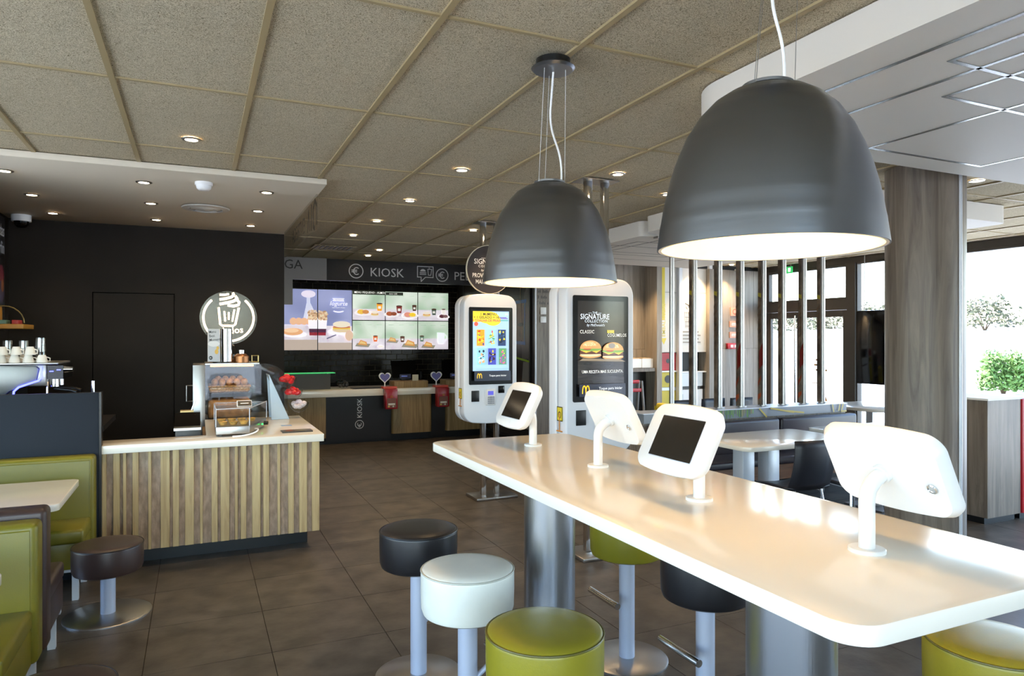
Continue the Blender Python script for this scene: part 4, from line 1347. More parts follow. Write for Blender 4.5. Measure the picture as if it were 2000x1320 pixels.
def heart(x, label):
    t = thing('donation_box', (x, 10.84, .85), label, 'donation box', 'red donation boxes')
    MB().box(x - .11, x + .11, 10.78, 10.95, .851, .885).build('top_tray', mat('red_orange', '#d2503f', .4), t, bevel=.004)
    b_ = MB().box(x - .095, x + .095, 10.70, 10.855, .54, .85).build('clear_box', mat('red_box', '#a01a26', .25), t, bevel=.004)
    A = Art((x - .095, 10.70, .54), (1, 0, 0), (0, 0, 1))
    A.rect('#7a4a3a', .02, .02, .17, .17).rect('#d8d0c0', .04, .06, .15, .09).arches('#f0c030', .095, .18, .03).ell('#e0b050', .05, .04, .014, .014).ell('#c0c0b0', .12, .04, .014, .014)
    A.build('coin_window', b_)
    MB().cyl((x - .06, 10.9, .885), (x - .06, 10.9, .96), .01, n=8).build('stalk', M_PLASTW, t)
    pts = []
    for k in range(28):
        a = 2 * math.pi * k / 28
        pts.append((16 * math.sin(a) ** 3, 13 * math.cos(a) - 5 * math.cos(2 * a) - 2 * math.cos(3 * a) - math.cos(4 * a)))
    MB().prism([(x - .06 + p[0] * .0062, 1.03 + p[1] * .0062) for p in pts], 10.895, 10.905, 'y').build('heart_plate', M_PLASTW, t)
    MB().prism([(x - .06 + p[0] * .0049, 1.03 + p[1] * .0049) for p in pts], 10.892, 10.895, 'y').build('heart_print', mat('heart_violet', '#6a68a8', .5), t)
heart(2.80, 'red donation box with violet heart sign left of the oak block')
heart(3.66, 'red donation box with violet heart sign beside the self-order kiosk')

# ---- menu displays -----------------------------------------------------------
def screen(x0, x1, z0, z1, label, draw, y=12.30):
    t = thing('menu_display', ((x0 + x1) / 2, y, z0), label, 'display', 'menu displays above the order counter')
    MB().box(x0, x1, y, y + .045, z0, z1).build('housing', M_BLACK, t)
    A = Art((x0 + .004, y, z0 + .004), (1, 0, 0), (0, 0, 1), emit=EM, rough=.25)
    draw(A, x1 - x0 - .008, z1 - z0 - .008)
    A.build('screen_image', t)
EM = .8
BG_BLUE = mat('screen_blue_blur', '#9aa0c8', .25, emit=EM, color2='#7a82ae', vscale=1.6, detail=1)
BG_GREEN = mat('screen_green_blur', '#dbe6d8', .25, emit=EM, color2='#a2bba2', vscale=2.2, detail=1)
TABLE_ = mat('screen_table', '#e3dde4', .25, emit=EM, color2='#c9bfcb', vscale=8)
def clipped(A, w, h):
    return A
def burger(A, x, y, s, sesame=True):
    A.ell('#c99a62', x, y - .28 * s, .95 * s, .22 * s)
    A.ell('#e8cda0', x, y - .22 * s, .9 * s, .16 * s)
    A.rect('#5a3423', x - .92 * s, y - .2 * s, x + .92 * s, y + .06 * s)
    A.ell('#6a4230', x, y + .04 * s, .9 * s, .12 * s)
    A.poly('#e9bf45', [(x - .9 * s, y + .1 * s), (x + .9 * s, y + .1 * s), (x + .5 * s, y - .12 * s), (x + .1 * s, y + .04 * s), (x - .4 * s, y - .1 * s)])
    A.ell('#7da047', x, y + .15 * s, .98 * s, .12 * s)
    A.ell('#b8483b', x - .3 * s, y + .2 * s, .35 * s, .07 * s)
    A.ell('#d39a5c', x, y + .22 * s, .93 * s, .62 * s, 24, 0, 180)
    A.ell('#e5b67c', x - .1 * s, y + .42 * s, .6 * s, .32 * s, 20, 0, 180)
    for k in range(12):
        A.ell('#f3e3c0', x + random.uniform(-.6, .6) * s, y + random.uniform(.4, .68) * s, .04 * s, .025 * s, 6)
def muffin(A, x, y, s):
    A.ell('#d9c3a0', x, y - .3 * s, s, .3 * s)
    A.rect('#e2bb55', x - .95 * s, y - .25 * s, x + .95 * s, y)
    A.ell('#b86f52', x, y + .02 * s, .98 * s, .14 * s)
    A.ell('#e8dcc4', x, y + .3 * s, .95 * s, .34 * s)
def cupd(A, x, y, s, c):
    A.poly(c, [(x - .3 * s, y), (x + .3 * s, y), (x + .42 * s, y + s), (x - .42 * s, y + s)])
    A.rect('#e8e4da', x - .2 * s, y + .3 * s, x + .2 * s, y + .65 * s)
    A.ell('#4a2c1c', x, y + s, .42 * s, .1 * s)
def plate(A, x, y, s, c1, c2):
    A.ell('#f4f0ee', x, y, s, .32 * s).ell('#d9d2d6', x, y - .04 * s, .8 * s, .2 * s)
    A.ell(c1, x - .25 * s, y + .1 * s, .45 * s, .28 * s).ell(c2, x + .3 * s, y + .1 * s, .4 * s, .24 * s)
def d_left(A, w, h):
    A.rect(BG_BLUE, 0, 0, w, h).rect('#d9d6ee', 0, .0, w, .42 * h).rect(TABLE_, 0, .08 * h, w, .4 * h)
    A.rect('#b7a69a', 0, 0, w, .17 * h)
    A.poly('#cfd3ea', [(.34, .5 * h), (.62 * w / .6, .5 * h), (.46, .78 * h), (.46, .9 * h), (.4, .9 * h), (.4, .78 * h)])
    A.ell('#e9dff0', .43, .92 * h, .12, .06 * h)
    for k in range(4):
        A.ell('#e8b58f', .18 + .09 * k, .47 * h, .06, .06 * h)
    A.ell('#f6f2ff', .2, .26 * h, .2, .05 * h).ell('#e0a878', .17, .3 * h, .17, .06 * h).ell('#f3c9a0', .15, .32 * h, .12, .035 * h)
    jar(A, w, h, w - .005)
def jar(A, w, h, x):
    pass
def yog(A, x, h, clip0, clip1):
    """layered yoghurt cup centred at x, drawn between clip0 and clip1"""
    def c(v): return max(clip0, min(clip1, v))
    for col, z0, z1, r0, r1 in (('#8e2233', .24, .30, .13, .135), ('#4a2440', .29, .37, .135, .14), ('#f3eef5', .35, .52, .14, .155), ('#b89a7c', .5, .62, .16, .15)):
        A.poly(col, [(c(x - r0), z0 * h), (c(x + r0), z0 * h), (c(x + r1), z1 * h), (c(x - r1), z1 * h)])
    for k in range(90):
        px, pz = x + random.uniform(-.15, .15), random.uniform(.5, .66 - .04 * random.random())
        if clip0 < px - .006 and px + .006 < clip1:
            A.ell(random.choice(('#c9ae90', '#a88768', '#d8c3a6')), px, pz * h, min(.02, px - clip0, clip1 - px), .016 * h, 7)
def d0(A, w, h):
    d_left(A, w, h); yog(A, w, h, w - .2, w)
def d1(A, w, h):
    A.rect(BG_BLUE, 0, 0, w, h).rect(TABLE_, 0, .1 * h, w, .4 * h).rect('#b7a69a', 0, 0, w, .12 * h)
    yog(A, 0, h, 0, .2)
    A.ell('#f4f0fa', .38, .3 * h, .22, .04 * h)
    muffin(A, .4, .38 * h, .16)
    A.ell('#d9b9a0', .53, .24 * h, .07, .09 * h)
    A.line('#6a6880', [(.15, .19 * h), (.3, .25 * h)], .02)
    A.poly('#f4f2fa', [(.24, .81 * h), (.45, .81 * h), (.43, .835 * h), (.45, .86 * h), (.24, .86 * h), (.26, .835 * h)])
    A.text('#6068a0', 'NOVO', .285, .822 * h, .045, .003)
    A.text('#f6f4fc', 'Iogurte', .345, .74 * h, .105, .004, 'CENTER', shear=.25)
    A.text('#f6f4fc', 'com muesli e frutos', .345, .695 * h, .028, 0, 'CENTER')
    A.ring('#f6f4fc', .345, .66 * h, .09, .03, .022, 16, 200, 340)
def food(A, w, h, items):
    for y0 in (0, .505 * h):
        hh = .49 * h
        A.rect(BG_GREEN, 0, y0, w, y0 + hh).rect(TABLE_, 0, y0, w, y0 + .38 * hh)
        for k in range(3):
            A.rect('#8fa596', .05 + .19 * k, y0 + .86 * hh, .15 + .19 * k, y0 + .87 * hh)
    A.rect('#151515', 0, .49 * h, w, .505 * h)
    for f, row, x, y, s, extra in items:
        y_ = (0 if row == 0 else .505 * h) + y * .49 * h
        f(A, x * w, y_, s, *extra)
def pitcher(A, x, y, s):
    A.poly('#eef1f8', [(x - .3 * s, y), (x + .3 * s, y), (x + .36 * s, y + 1.1 * s), (x - .45 * s, y + 1.15 * s)])
    A.ring('#eef1f8', x + .4 * s, y + .6 * s, .22 * s, .32 * s, .08 * s, 14, -90, 90)
def toast(A, x, y, s):
    A.poly('#8e8878', [(x - 1.1 * s, y - .35 * s), (x + .9 * s, y - .5 * s), (x + 1.2 * s, y), (x - .8 * s, y + .15 * s)])
    A.poly('#c98f4a', [(x - .7 * s, y - .1 * s), (x + .7 * s, y - .25 * s), (x + .6 * s, y + .3 * s), (x - .3 * s, y + .6 * s)])
    A.poly('#e0b777', [(x - .5 * s, y + .05 * s), (x + .5 * s, y - .05 * s), (x + .45 * s, y + .2 * s), (x - .25 * s, y + .45 * s)])
def d2(A, w, h):
    food(A, w, h, [(plate, 1, .32, .25, .15, ('#e8b946', '#c9884a')), (muffin, 1, .68, .22, .07, ()), (cupd, 1, .83, .32, .13, ('#f0a32c',)), (toast, 0, .3, .2, .12, ()), (cupd, 0, .7, .28, .1, ('#d8662c',)), (plate, 0, .86, .1, .06, ('#f0ead8', '#e8e0c8'))])
    A.rect('#2a2d24', 0, .935 * h, w, h).text('#f4f4ea', 'MENU PEQUENO - ALMOÇO', .025, .955 * h, .05, .004, sx=.95)
def d3(A, w, h):
    food(A, w, h, [(plate, 1, .18, .2, .14, ('#a8552f', '#8c4326')), (cupd, 1, .42, .25, .13, ('#7a2a2a',)), (plate, 1, .76, .17, .16, ('#d98f7a', '#efc838')), (cupd, 1, .9, .34, .1, ('#4a2f22',)), (toast, 0, .2, .32, .1, ()), (cupd, 0, .52, .26, .1, ('#5a3326',)), (toast, 0, .75, .18, .14, ())])
    A.rect('#2a2d24', 0, .935 * h, .32, .985 * h).text('#f4f4ea', 'desde 1,00€', .06, .95 * h, .03, .002)
def d4(A, w, h):
    food(A, w, h, [(muffin, 1, .28, .22, .075, ()), (cupd, 1, .52, .2, .11, ('#4c5b50',)), (plate, 1, .84, .14, .12, ('#5a3038', '#7a5a5a')), (cupd, 1, .84, .22, .1, ('#e8e0d8',)), (cupd, 0, .12, .28, .1, ('#5f7a68',)), (toast, 0, .32, .14, .12, ()), (pitcher, 0, .76, .2, .18, ())])
SX = [1.32, 1.912, 2.508, 3.1, 3.706, 4.304]
for k, (dr_, lb) in enumerate(((d0, 'leftmost menu display, carafe and rolls picture'), (d1, 'menu display with the Iogurte lettering'), (d2, 'menu display headed menu pequeno, third from left'), (d3, 'menu display fourth from left with cups and toasts'), (d4, 'rightmost menu display with white jug picture'))):
    screen(SX[k] + .003, SX[k + 1] - .003, 1.447, 2.505, lb, dr_)

# ---- self-order kiosks ------------------------------------------------------
M_KSH = mat('kiosk_white', '#dfe1e6', .3)
EK = .62
K_BLUE = mat('kiosk_sky', '#a8c8f0', .15, emit=EK)
def kiosk(cx, yf, label, draw, grp='self-order kiosks'):
    t = thing('order_kiosk', (cx, yf + .14, 0), label, 'kiosk', grp)
    out = rrect(cx - .295, cx + .295, .81, 2.08, .1, 8, .03, .03)
    def sh(y0, y1, s0, s1, nm):
        zc = 1.445
        def sc(s): return [(cx + (p[0] - cx) * s, zc + (p[1] - zc) * (1 - (1 - s) * .5)) for p in out]
        n = len(out)
        a, b = sc(s0), sc(s1)
        mb = MB().add([(p[0], y0, p[1]) for p in a] + [(p[0], y1, p[1]) for p in b], [tuple(range(n)), tuple(range(n, 2 * n))[::-1]] + [(i, n + i, n + (i + 1) % n, (i + 1) % n) for i in range(n)])
        return mb.build(nm, M_KSH, t, smooth=True, bevel=.012, seg=3)
    sh(yf, yf + .125, .99, 1.0, 'front_shell')
    sh(yf + .155, yf + .28, 1.0, .99, 'rear_shell')
    MB().box(cx - .26, cx + .26, yf + .1, yf + .18, .86, 2.04).build('core', M_DARK, t)
    for dx in (-.075, .075):
        MB().box(cx + .045 + dx - .026, cx + .045 + dx + .026, yf + .112, yf + .168, .03, CZ - .006).build('pole', M_CHROME, t, bevel=.006)
    MB().box(cx - .16, cx + .3, yf - .02, yf + .3, 0, .03).build('base_plate', M_STEEL, t, bevel=.008)
    MB().box(cx - .12, cx + .2, yf + .05, yf + .23, CZ - .012, CZ - .005).build('ceiling_plate', M_STEEL, t)
    bz = MB().prism(rrect(cx - .24, cx + .24, 1.182, 1.968, .012, 4), yf - .006, yf + .01, 'y').build('screen_bezel', M_BLACKG, t, smooth=True)
    A = Art((cx - .2, yf - .006, 1.222), (1, 0, 0), (0, 0, 1), emit=EK, rough=.1)
    draw(A, .4, .706)
    A.build('screen_image', bz)
    MB().box(cx - .213, cx - .13, yf - .008, yf + .01, 1.01, 1.122).build('card_reader', M_BLACK, t, bevel=.003)
    pp = MB().box(cx - .057, cx + .045, yf - .02, yf + .01, .97, 1.135).build('pin_pad', mat('pinpad_grey', '#d4d2d2', .4), t, bevel=.006)
    MB().box(cx - .04, cx + .02, yf - .022, yf - .019, 1.075, 1.115).build('pad_display', mat('pad_lcd', '#5a58c8', .2, emit=.5), pp)
    for r in range(4):
        for c in range(3):
            MB().box(cx - .042 + .026 * c, cx - .022 + .026 * c, yf - .025, yf - .02, .985 + .02 * r, .999 + .02 * r).build('key', mat('key_grey', '#8c8c92', .5), pp)
    MB().box(cx + .082, cx + .15, yf - .008, yf + .01, 1.09, 1.165).build('scanner_window', M_BLACKG, t, bevel=.003)
    sl = MB().box(cx - .3, cx - .2965, yf + .05, yf + .13, 1.04, 1.145).build('warning_label', M_YEL, t)
    A = Art((cx - .3, yf + .13, 1.04), (0, -1, 0), (0, 0, 1))
    A.line('#1a1a1a', [(.002, .002), (.078, .002), (.078, .103), (.002, .103), (.002, .002)], .006).ring('#1a1a1a', .04, .045, .02, .022, .007, 16).build('label_print', sl)
    MB().cyl((cx - .302, yf + .09, .965), (cx - .302, yf + .09, 1.1), .004, n=8).cyl((cx - .302, yf + .05, .965), (cx - .302, yf + .13, .965), .005, n=8).build('hanging_key', mat('key_orange', '#c9842f', .4), t)
    return t
def k_a(A, w, h):
    A.rect(K_BLUE, 0, .14 * h, w, h)
    A.rect('#dcc93c', 0, .845 * h, .17, h).ell('#dcc93c', .17, .91 * h, .12, .09 * h).ell('#dcc93c', .22, .87 * h, .09, .08 * h)
    A.rect('#101214', -.02, h, w + .02, h + .015)
    A.text('#3a3030', '1 McMENU', .17, .94 * h, .038, .003, 'CENTER').text('#3a3030', '+ 1 GELADO + 1€', .15, .895 * h, .036, .003, 'CENTER').text('#b02c58', '+ TOALHA DE PRAIA', .15, .85 * h, .034, .004, 'CENTER')
    A.ell('#d9604a', .035, .815 * h, .022, .022).rect('#5b2f9a', .29, .905 * h, .37, .915 * h).rect('#5b2f9a', .3, .89 * h, .385, .9 * h).rect('#57a89a', .3, .86 * h, .39, .875 * h)
    A.text('#f2f6ff', 'PT', .355, .94 * h, .03, .004)
    cols = (('#f0a02c', '#d8452c', '#2f3f8a', '#e9d33c'), ('#9fd3e8', '#d8322c', '#f0c84a', '#5b9a4a'), ('#28406a', '#e9d33c', '#5fa8c9', '#1c2030'), ('#8fc8d8', '#e8a878', '#1f2a40', '#f2f0e8'), ('#4a50b0', '#e9d33c', '#d8452c', '#3a2030'), ('#5f9a6a', '#e06a8a', '#e9d33c', '#9a5ab0'))
    for k in range(6):
        x0, y0 = .04 + .115 * (k % 3), (.5 - .27 * (k // 3)) * h
        ww, hh = .086, .235 * h
        A.rect(cols[k][0], x0, y0, x0 + ww, y0 + hh)
        for q in range(13):
            px, py = x0 + .014 + random.random() * (ww - .028), y0 + .016 + random.random() * (hh - .032)
            A.ell(random.choice(cols[k][1:]), px, py, random.uniform(.006, .013), random.uniform(.006, .015), 9)
        for q in range(2):
            A.line(cols[k][3], [(x0 + .01, y0 + .03 + .04 * q), (x0 + ww - .012, y0 + .06 + .04 * q)], .006)
    A.rect('#8fb2da', .02, .165 * h, w - .02, .17 * h)
    A.rect('#2a2f3a', 0, 0, w, .14 * h).arches('#f4cf2c', .055, .04 * h, .045).text('#f4f4f4', 'Toque para iniciar', .16, .062 * h, .026, .002)
def k_b(A, w, h):
    A.rect(mat('kiosk_dark_scene', '#2b211b', .1, emit=EK, color2='#120f0e', vscale=3), 0, .1 * h, w, h)
    A.rect(mat('kiosk_dark_wood', '#37322d', .1, emit=EK, color2='#221e1b', vscale=6, stretch=(1, 1, 8)), 0, .13 * h, w, .38 * h)
    A.text('#d8e6f2', 'THE', .145, .865 * h, .024, 0, 'CENTER').line('#d8e6f2', [(.09, .874 * h), (.118, .874 * h)], .002).line('#d8e6f2', [(.172, .874 * h), (.2, .874 * h)], .002)
    A.text('#e6f0fa', 'SIGNATURE', .145, .81 * h, .055, .006, 'CENTER', sx=.86).text('#e6f0fa', 'COLLECTION', .155, .775 * h, .029, .004, 'CENTER', spacing=1.15).text('#e6f0fa', "by McDonald's", .15, .735 * h, .026, 0, 'CENTER', shear=.3)
    A.text('#e8e4dc', 'CLASSIC', .015, .66 * h, .036, .004, spacing=1.1, sx=.85)
    A.rect('#e6c832', .25, .665 * h, .312, .695 * h).text('#4a3a10', 'NOVO', .257, .672 * h, .022, .002).text('#e8e4dc', 'COGUMELOS', .25, .625 * h, .034, .004, spacing=1.05, sx=.8)
    burger(A, .105, .47 * h, .098)
    burger(A, .295, .45 * h, .098)
    A.ell('#8a8078', .28, .53 * h, .03, .02)
    A.poly('#8c7a62', [(.0, .375 * h), (.4, .36 * h), (.36, .385 * h), (.03, .4 * h)])
    A.text('#f0eee8', 'UMA RECEITA MAIS SUCULENTA.', .2, .245 * h, .031, .002, 'CENTER', sx=.78)
    A.rect('#232733', 0, 0, w, .13 * h).arches('#f4cf2c', .055, .035 * h, .055).text('#f4f4f4', 'Toque para iniciar', .165, .07 * h, .028, .002)
kiosk(2.738, 6.52, 'white self-order kiosk showing a blue picture with towels', k_a)
kiosk(2.745, 4.42, 'nearer white self-order kiosk showing dark burger picture', k_b)
t = thing('round_sign', (2.78, 6.62, 2.12), 'dark round sign above the farther kiosk, signature collection lettering', 'sign')
MB().cyl((2.755, 6.60, 2.362), (2.755, 6.625, 2.362), .247, n=64).build('disc', mat('sign_brown', '#2d2625', .4), t, smooth=True)
MB().lathe([(.247, -.002), (.252, -.002), (.252, .026), (.247, .026), (.247, -.002)], (2.755, 6.625, 2.362), 64, axis='y').build('edge_ring', mat('sign_edge', '#d8cfb8', .5), t, smooth=True)
A = Art((2.755, 6.60, 2.362), (1, 0, 0), (0, 0, 1))
A.text('#e9e6e0', 'THE', .0, .105, .03, 0, 'CENTER').line('#e9e6e0', [(-.09, .115), (-.045, .115)], .003).line('#e9e6e0', [(.045, .115), (.09, .115)], .003)
A.text('#f0ede6', 'SIGNATURE', 0, .055, .075, .006, 'CENTER', sx=.86).text('#f0ede6', 'COLLECTION', 0, .02, .035, .004, 'CENTER', spacing=1.2).text('#f0ede6', "by McDonald's", 0, -.02, .032, 0, 'CENTER', shear=.3)
A.text('#f0ede6', 'PROVE DU', -.19, -.085, .064, .004, sx=.72).text('#f0ede6', 'MAIS SU', -.155, -.15, .064, .004, sx=.72)
A.build('sign_lettering', t)

# ---- mural on the passage wall --------------------------------------------
t = thing('photo_mural', (4.48, 10.5, 0), 'dark photo mural with blue tape outline and lime stroke', 'mural')
MB().box(4.476, 4.497, 9.18, 12.0, .1, 2.82).build('mural_board', M_DARK, t)
A = Art((4.476, 12.0, 0), (0, -1, 0), (0, 0, 1), rough=.25)
A.rect(mat('mural_dark', '#3b332c', .25, color2='#1a1714', vscale=2.5), .05, .15, 2.78, 2.78)
A.poly(mat('mural_skin', '#8a6245', .3, color2='#4a3222', vscale=4), [(2.2, 1.5), (2.62, 1.65), (2.66, 2.15), (2.4, 2.25), (2.1, 2.1)])
A.poly('#55504a', [(2.62, 2.3), (2.8, 2.5), (2.8, 1.35), (2.55, 1.34)])
A.poly('#7b766e', [(2.42, .3), (2.8, .3), (2.8, 1.3), (2.58, 1.3)])
A.poly('#2c1d14', [(2.2, .3), (2.45, .3), (2.6, 1.3), (2.2, 1.3)])
A.line('#2f62a8', [(1.8, 2.2), (2.69, 2.21)], .05).line('#2f62a8', [(2.66, 2.2), (2.64, 1.56)], .03).line('#2f62a8', [(1.8, 1.6), (2.66, 1.58)], .05)
A.line('#8fae2a', [(1.6, 1.42), (2.3, 1.36), (2.8, 1.31)], .03)
A.line('#c9b48a', [(2.5, 2.6), (2.52, 1.9)], .012)
A.ell('#20130d', 2.5, 1.86, .1, .03)
A.build('mural_print', t)
for k, (z0, z1, lb) in enumerate(((2.004, 2.107, 'upper square white switch plate on the grey wood pier'), (1.883, 1.972, 'lower square white switch plate on the grey wood pier'))):
    t = thing('switch_plate', (4.625, 9.04, z0), lb, 'switch', 'switch plates')
    MB().box(4.579, 4.671, 9.022, 9.04, z0, z1).build('plate', M_PLASTW, t, bevel=.004)
    MB().box(4.595, 4.655, 9.016, 9.022, z0 + .02, z1 - .02).build('rocker', M_PLASTW, t, bevel=.003)
t = thing('wall_lettering', (4.63, 9.038, 2.2), 'three rows of faint dark stencil marks above the switches', 'lettering')
A = Art((4.53, 9.04, 2.13), (1, 0, 0), (0, 0, 1))
for r in range(3):
    for k in range(7):
        if (r * 7 + k * 3) % 5 == 0: continue
        A.rect('#3a352f', .01 + .026 * k, .02 + .085 * r, .026 + .026 * k, .05 + .085 * r + .012 * ((k + r) % 2))
    A.line('#3a352f', [(0, .01 + .085 * r), (0, .065 + .085 * r), (.02, .065 + .085 * r)], .004)
A.build('stencil_print', t)
# ---- recycling bins -----------------------------------------------------------
rc = thing('recycling_station', (7.0, 8.9, 0), 'recycling station with red, yellow and white bins between wood fins', 'recycling bins')
for x0, x1 in ((6.42, 6.515), (7.437, 7.55)):
    MB().box(x0, x1, 8.72, 9.03, 0, 2.76).build('wood_fin', M_GREYWP, rc)
    MB().box(x0 + .01, x0 + .07, 8.73, 8.78, 2.76, 2.85).build('fin_cap', M_PLASTW, rc)
MB().box(6.859, 6.919, 8.74, 9.03, 0, 2.76).build('divider', M_ALU, rc)
MB().box(6.52, 6.857, 8.8, 8.83, 1.435, 2.37).build('poster_panel', M_WHITEM, rc)
MB().box(6.52, 6.857, 8.8, 8.83, 2.375, 2.76).build('poster_panel', M_WHITEM, rc)
p2 = MB().box(6.921, 7.435, 8.8, 8.83, 1.435, 2.37).build('poster_panel', M_WHITEM, rc)
MB().box(6.921, 7.435, 8.8, 8.83, 2.375, 2.76).build('poster_panel', M_WHITEM, rc)
A = Art((6.52, 8.8, 1.435), (1, 0, 0), (0, 0, 1))
A.rect('#dfc92f', .03, .5, .11, 1.32).poly('#dfc92f', [(.02, .22), (.14, .22), (.09, .12)])
A.text('#e3cf50', 'EMBALAGENS', .115, .24, .085, .01, rot=90)
A.build('yellow_print', rc)
A = Art((6.921, 8.8, 1.435), (1, 0, 0), (0, 0, 1))
K = '#4a4640'
for k in range(4):
    A.line(K, [(.09 + .036 * k, .64), (.105 + .026 * k, .38)], .006)
    A.line(K, [(.09 + .005 * k, .62 - .07 * k), (.205 - .008 * k, .62 - .07 * k)], .006)
A.line(K, [(.1, .77), (.15, .75), (.2, .70), (.27, .66)], .012).line(K, [(.11, .72), (.14, .68)], .01)
for k in range(4):
    A.rect('#8f8a82', .05, .145 + .055 * k, .4 - .04 * (k % 2), .165 + .055 * k)
A.build('basket_print', p2)
def bin_front(x0, x1, z0, z1, m, hole=None, nm='bin_front'):
    b = MB().box(x0 + .004, x1 - .004, 8.82, 8.86, z0 + .004, z1 - .004).build(nm, m, rc, bevel=.003, seg=1)
    if hole:
        MB().lathe([(0, 0), (hole, 0), (hole, .004), (0, .004)], (x0 + (x1 - x0) * .55, 8.821, (z0 + z1) / 2 + .01), 28, axis='y').build('opening', M_BLACK, b)
    return b
bin_front(6.517, 6.857, 1.15, 1.43, M_RED, .035)
MB().box(6.517, 6.857, 8.79, 9.0, 1.125, 1.148).build('bin_top', M_PLASTW, rc)
bin_front(6.517, 6.857, .885, 1.125, M_YEL, .062)
MB().box(6.517, 6.857, 8.83, 9.0, .838, .885).build('bin_gap', M_ALU, rc)
y2 = bin_front(6.517, 6.857, .12, .838, M_YEL, nm='bin_door')
MB().tube([(6.56, 8.82, .75), (6.56, 8.795, .75), (6.56, 8.795, .66), (6.56, 8.82, .66)], .005, 6).build('handle', M_YEL, y2)
MB().box(6.921, 7.435, 8.98, 9.0, 1.13, 1.43).build('tray_niche', M_BLACK, rc)
MB().box(6.921, 7.435, 8.79, 9.0, 1.11, 1.13).build('bin_top', M_PLASTW, rc)
bin_front(6.921, 7.39, .888, 1.11, M_PLASTW)
MB().box(6.921, 7.435, 8.84, 9.0, .846, .886).build('bin_gap', M_DARK, rc)
y3 = bin_front(6.921, 7.39, .12, .846, M_PLASTW, nm='bin_door')
MB().tube([(6.97, 8.82, .77), (6.97, 8.795, .77), (6.97, 8.795, .66), (6.97, 8.82, .66)], .005, 6).build('handle', M_ALU, y3)

# red wall boxes and notices
for k, (z0, z1, x0, lb) in enumerate(((2.03, 2.17, 8.15, 'top pink square notice on the wood wall'), (1.84, 1.94, 8.13, 'middle pink notice on the wood wall'), (1.66, 1.76, 8.13, 'lowest pink notice on the wood wall'))):
    t = thing('wall_notice', (x0 + .07, 9.03, z0), lb, 'notice', 'notices on the wood wall')
    MB().box(x0, x0 + .17, 9.025, 9.038, z0, z1).build('plate', mat('notice_pink', '#e0a08a', .5), t)
    A = Art((x0, 9.025, z0), (1, 0, 0), (0, 0, 1))
    (A.ring('#b8583f', .085, (z1 - z0) / 2, .04, .04, .014) if k == 0 else A.rect('#f4e6d6', .04, .03, .14, z1 - z0 - .03).rect('#b8583f', .05, .045, .13, .052))
    A.build('notice_print', t)
t = thing('alarm_box', (8.17, 9.03, 1.48), 'red fire alarm call box on the wood wall', 'alarm box')
MB().box(8.06, 8.28, 8.995, 9.038, 1.475, 1.57).build('box', M_RED, t, bevel=.005)
for dx in (.06, .14):
    MB().box(8.06 + dx, 8.1 + dx + .015, 8.99, 8.995, 1.5, 1.545).build('button_plate', M_PLASTW, t)
t = thing('wall_camera', (8.2, 8.95, 2.75), 'small white wall camera high on the wood wall', 'security camera')
MB().cyl((8.25, 9.03, 2.8), (8.25, 8.93, 2.76), .02, n=12).build('bracket', M_PLASTW, t)
MB().cyl((8.25, 8.95, 2.74), (8.22, 8.85, 2.72), .035, n=16).build('body', M_PLASTW, t, smooth=True)
# exit sign
t = thing('exit_sign', (8.8, 8.33, 2.7), 'green emergency exit sign hanging above the entrance doors', 'exit sign')
MB().box(8.7, 8.72, 8.24, 8.43, 2.70, 2.81).build('sign_plate', mat('exit_green', '#2fae5a', .3, emit=.9), t)
A = Art((8.70, 8.43, 2.70), (0, -1, 0), (0, 0, 1), emit=.9)
A.rect('#e8fff0', .11, .025, .165, .09).ell('#e8fff0', .055, .082, .01, .01).line('#e8fff0', [(.055, .07), (.05, .045), (.03, .025)], .012).line('#e8fff0', [(.05, .045), (.075, .025)], .012).line('#e8fff0', [(.03, .06), (.08, .062)], .009)
A.build('exit_symbol', t)
for y in (8.27, 8.40):
    MB().cyl((8.71, y, 2.81), (8.71, y, CZ - .006), .004, n=8).build('hanger', M_STEEL, t)
# tray shelf
t = thing('wall_shelf', (6.2, 8.9, 1.14), 'grey shelf holding white trays left of the bins', 'shelf')
MB().box(5.5, 6.415, 8.75, 9.036, 1.145, 1.2).build('board', M_GREYW, t)
MB().box(5.5, 6.415, 9.0, 9.036, .3, 1.145).build('back_recess', M_DARK, t)
for k, (x, lb) in enumerate(((6.09, 'left white tray bin on the wall shelf'), (6.305, 'right white tray bin on the wall shelf'))):
    t = thing('tray_bin', (x, 8.88, 1.2), lb, 'bin', 'white tray bins')
    b = MB()
    x0, x1 = x - .1, x + .1
    for q in ((x0, x1, 8.80, 8.806), (x0, x1, 8.994, 9.0), (x0, x0 + .006, 8.806, 8.994), (x1 - .006, x1, 8.806, 8.994)):
        b.box(*q, 1.2, 1.34)
    b.box(x0, x1, 8.8, 9.0, 1.2, 1.204)
    b.build('bin_body', M_PLASTW, t)
    MB().box(x0 + .02, x1 - .02, 8.82, 8.98, 1.205, 1.35).build('paper_stack', mat('kraft', '#d9bf98', .8), t)
